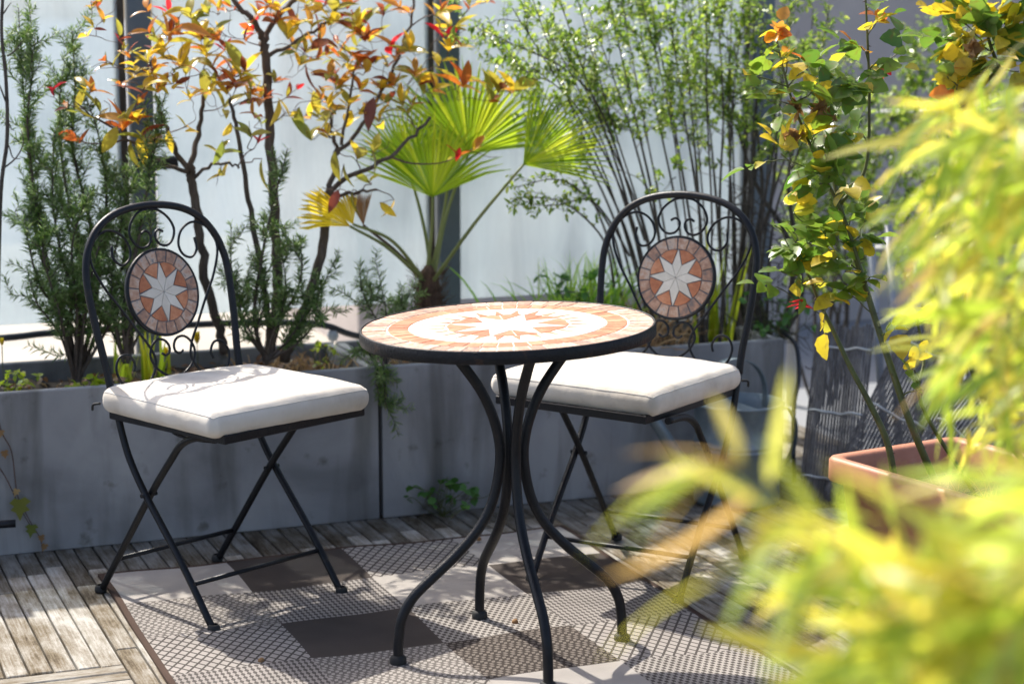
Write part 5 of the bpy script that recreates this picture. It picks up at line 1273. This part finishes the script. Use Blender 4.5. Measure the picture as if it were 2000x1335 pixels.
# ================================================================== FOREGROUND BAMBOO
BL = [leaf_mesh('leaf', M['lf_bamboo'], L, W_, 'lance', .2, c, 7) for L, W_, c in ((.10, .0155, .25), (.085, .013, .12), (.115, .017, .35))]
BT = leaf_mesh('leaf', M['lf_tan'], .10, .0125, 'lance', .2, .3, 7)
BFAR = leaf_v(.09, .0135, 'lance', .2, .25, 6)
def bamboo(label, base, culms, twigs, seed, parts=280, extra=()):
    rg = random.Random(seed); b = Vector(base); root = empty('bamboo_plant', b); tag(root, label, 'bamboo', 'bamboo plants in the foreground')
    mb = MB(); cand = []
    for pts, r0, r1 in culms:
        P = catmull([Vector(q) for q in pts], 6); mb.tube([q - b for q in P], taper(r0, r1, len(P)), 7, caps=False)
    for a, e, nl in twigs:
        P = stem_pts(a, e, rg, 0.06, 9, -0.05); mb.tube([q - b for q in P], taper(.0016, .0006, len(P)), 4, caps=False)
        for k in range(nl):
            i = min(len(P) - 2, int(len(P) * rg.uniform(.25, 1.0))); d = (P[i + 1] - P[i]).normalized()
            dr = d * .8 + rvec(rg, .5) + Vector((0, 0, -.35))
            cand.append(frame(P[i] - b, dr, Vector((0, 0, 1)) + rvec(rg, .4), rg.uniform(-.8, .8), rg.uniform(.7, 1.15)))
    mb.build('culms', M['culm'], root)
    cand.sort(key=lambda m: (m.translation + b - Vector((0, 0, CAM_H))).length)
    for m in cand[:parts]: put('leaf', BT if rg.random() < .05 else rg.choice(BL), root, m)
    for p, q, me in extra: put('leaf', me, root, frame(Vector(p) - b, Vector(q) - Vector(p), Vector((0, 0, 1)), .5, (Vector(q) - Vector(p)).length / .105))
    if cand[parts:]: scatter('foliage', BFAR, cand[parts:], M['lf_bamboo_i'], root, 'stuff')
rg = random.Random(121)
# near plant: low, right in front of the lens, its tips reaching left
tw = []
for _ in range(115):
    x = 1490 + 640 * rg.random() ** .6; Y = rg.uniform(1.25, 1.8)
    ymin = 1000 + 95 * math.exp(-((x - 1750) / 150.0) ** 2) - max(0, x - 1920) * .8
    y = rg.uniform(ymin, 1420)
    e = aty(x, y, Y); a = e + Vector((rg.uniform(.05, .13), rg.uniform(-.03, .06), rg.uniform(-.10, .01)))
    tw.append((a, e, rg.randint(5, 7)))
tw += [(aty(1560, 1020, 1.3), aty(1400, 925, 1.3), 4), (aty(1560, 1000, 1.4), aty(1440, 900, 1.4), 5)]
nb = Vector((0.62, 1.35, 0.0))
culms = [([nb + Vector((rg.uniform(-.05, .05), rg.uniform(-.08, .08), 0)), nb + Vector((-.1 + dx * .4, dy * .5, .5)), nb + Vector((-.26 + dx, dy, .84 + dz))], .004, .0018) for dx, dy, dz in ((0, 0, 0), (.05, .12, .05), (-.06, -.08, .02), (.1, .2, .1), (.02, -.14, -.02), (-.1, .1, .06))]
bamboo('yellow-green bamboo close to the lens, filling the lower right corner out of focus', nb, culms, tw, 122, 285, [(aty(1370, 900, 1.3), aty(1120, 985, 1.27), BL[2]), (aty(1360, 925, 1.3), aty(1180, 1060, 1.28), BL[0]), (aty(1385, 925, 1.3), aty(1205, 1080, 1.29), BT), (aty(1400, 1130, 1.2), aty(1130, 1235, 1.18), BL[0])])
tw = []
for _ in range(118):
    Y = rg.uniform(2.0, 2.8); t = rg.random()
    y = rg.uniform(215, 850); xl = 1775 + max(0, 330 - y) * 0.25 + max(0, y - 560) * 0.28
    x = xl + (2060 - xl) * rg.random() ** .8
    e = aty(x, y, Y); a = e + Vector((rg.uniform(.05, .16), rg.uniform(-.06, .1), rg.uniform(-.03, .10)))
    tw.append((a, e, rg.randint(4, 7)))
fb = Vector((0.98, 2.3, 0.0))
culms = [([fb + Vector((rg.uniform(-.06, .06), rg.uniform(-.1, .1), 0)), fb + Vector((-.08 + dx * .4, dy * .5, .7)), fb + Vector((-.3 + dx, dy, 1.15 + dz))], .0045, .0018) for dx, dy, dz in ((0, 0, 0), (.06, .15, .08), (-.04, -.1, .02), (.12, .25, -.1), (.03, -.2, -.05), (-.02, .2, -.2), (.1, 0, .12))]
bamboo('taller bamboo with pale narrow leaves at the right edge', fb, culms, tw, 123, 290)

# ================================================================== BEYOND THE TERRACE
bw = empty('neighbouring_building', (5.2, 12.0, -0.07)); tag(bw, 'grey stucco building beyond the terrace, top right', 'building')
MB().box((0, 2, 3.5), (8.0, 4.0, 7.0)).build('wall', M['stucco'], bw)
for z, hh in ((0.42, 0.16), (1.05, 0.10), (2.9, 0.2)):
    MB().box((0, -0.045, z), (8.04, 0.10, hh), bev=.01).build('ledge', M['stone_band'], bw)
for x in (-2.2, -0.3, 1.6):
    f = MB().box((x, -0.01, 1.95), (1.0, 0.06, 1.3), bev=.01).build('window', M['stone_band'], bw)
    MB().box((x, -0.045, 1.95), (0.82, 0.02, 1.12)).build('pane', M['dark_pane'], f)
rl = empty('metal_railing', (1.1, 7.0, -0.07)); tag(rl, 'galvanised pipe railing behind the rose at the right', 'railing')
for z in (1.03, 0.55):
    MB().tube([(-.25, 0, z), (2.6, 0.25, z)], 0.02, 10).build('rail', M['grey_pipe'], rl)
for x in (-.1, 1.1, 2.3):
    MB().tube([(x, (x + .25) * .0877, 0), (x, (x + .25) * .0877, 1.05)], 0.02, 10).build('post', M['grey_pipe'], rl)
sh = empty('pane_backdrop'); terr(sh, 2.6, -3.4, -0.07); tag(sh, 'low grey shed behind the glass screen', 'backdrop')  # made-up box, added so the right pane looks darker
MB().box((0, 0, 0.75), (3.6, 1.2, 1.5)).build('wall', M['stucco'], sh)
MB().box((0, 0, 1.53), (3.7, 1.3, 0.06), bev=.01).build('roof', M['galv'], sh)
# small debris on the rug and deck
rg = random.Random(131)
me = MB().lathe([(0.0, 0), (.006, .002), (.0085, .006), (.006, .011), (0.0, .0135)], 8).mesh('seed_pod', M['lf_dry1'])
for i, (x, y, lab) in enumerate([(515, 1293, 'brown seed pod on the lattice square of the rug'), (933, 1056, 'dark seed pod at the far edge of the rug'), (1010, 1215, 'tiny seed pod on the rug behind the front table leg')]):
    d = ray(x, y); p = Vector((0, 0, CAM_H)) + d * ((0.009 - CAM_H) / d.z)
    o = put('seed_pod', me); o.location = p; o.rotation_euler = (rg.uniform(0, 3), 0, rg.uniform(0, 6)); tag(o, lab, 'seed pod')
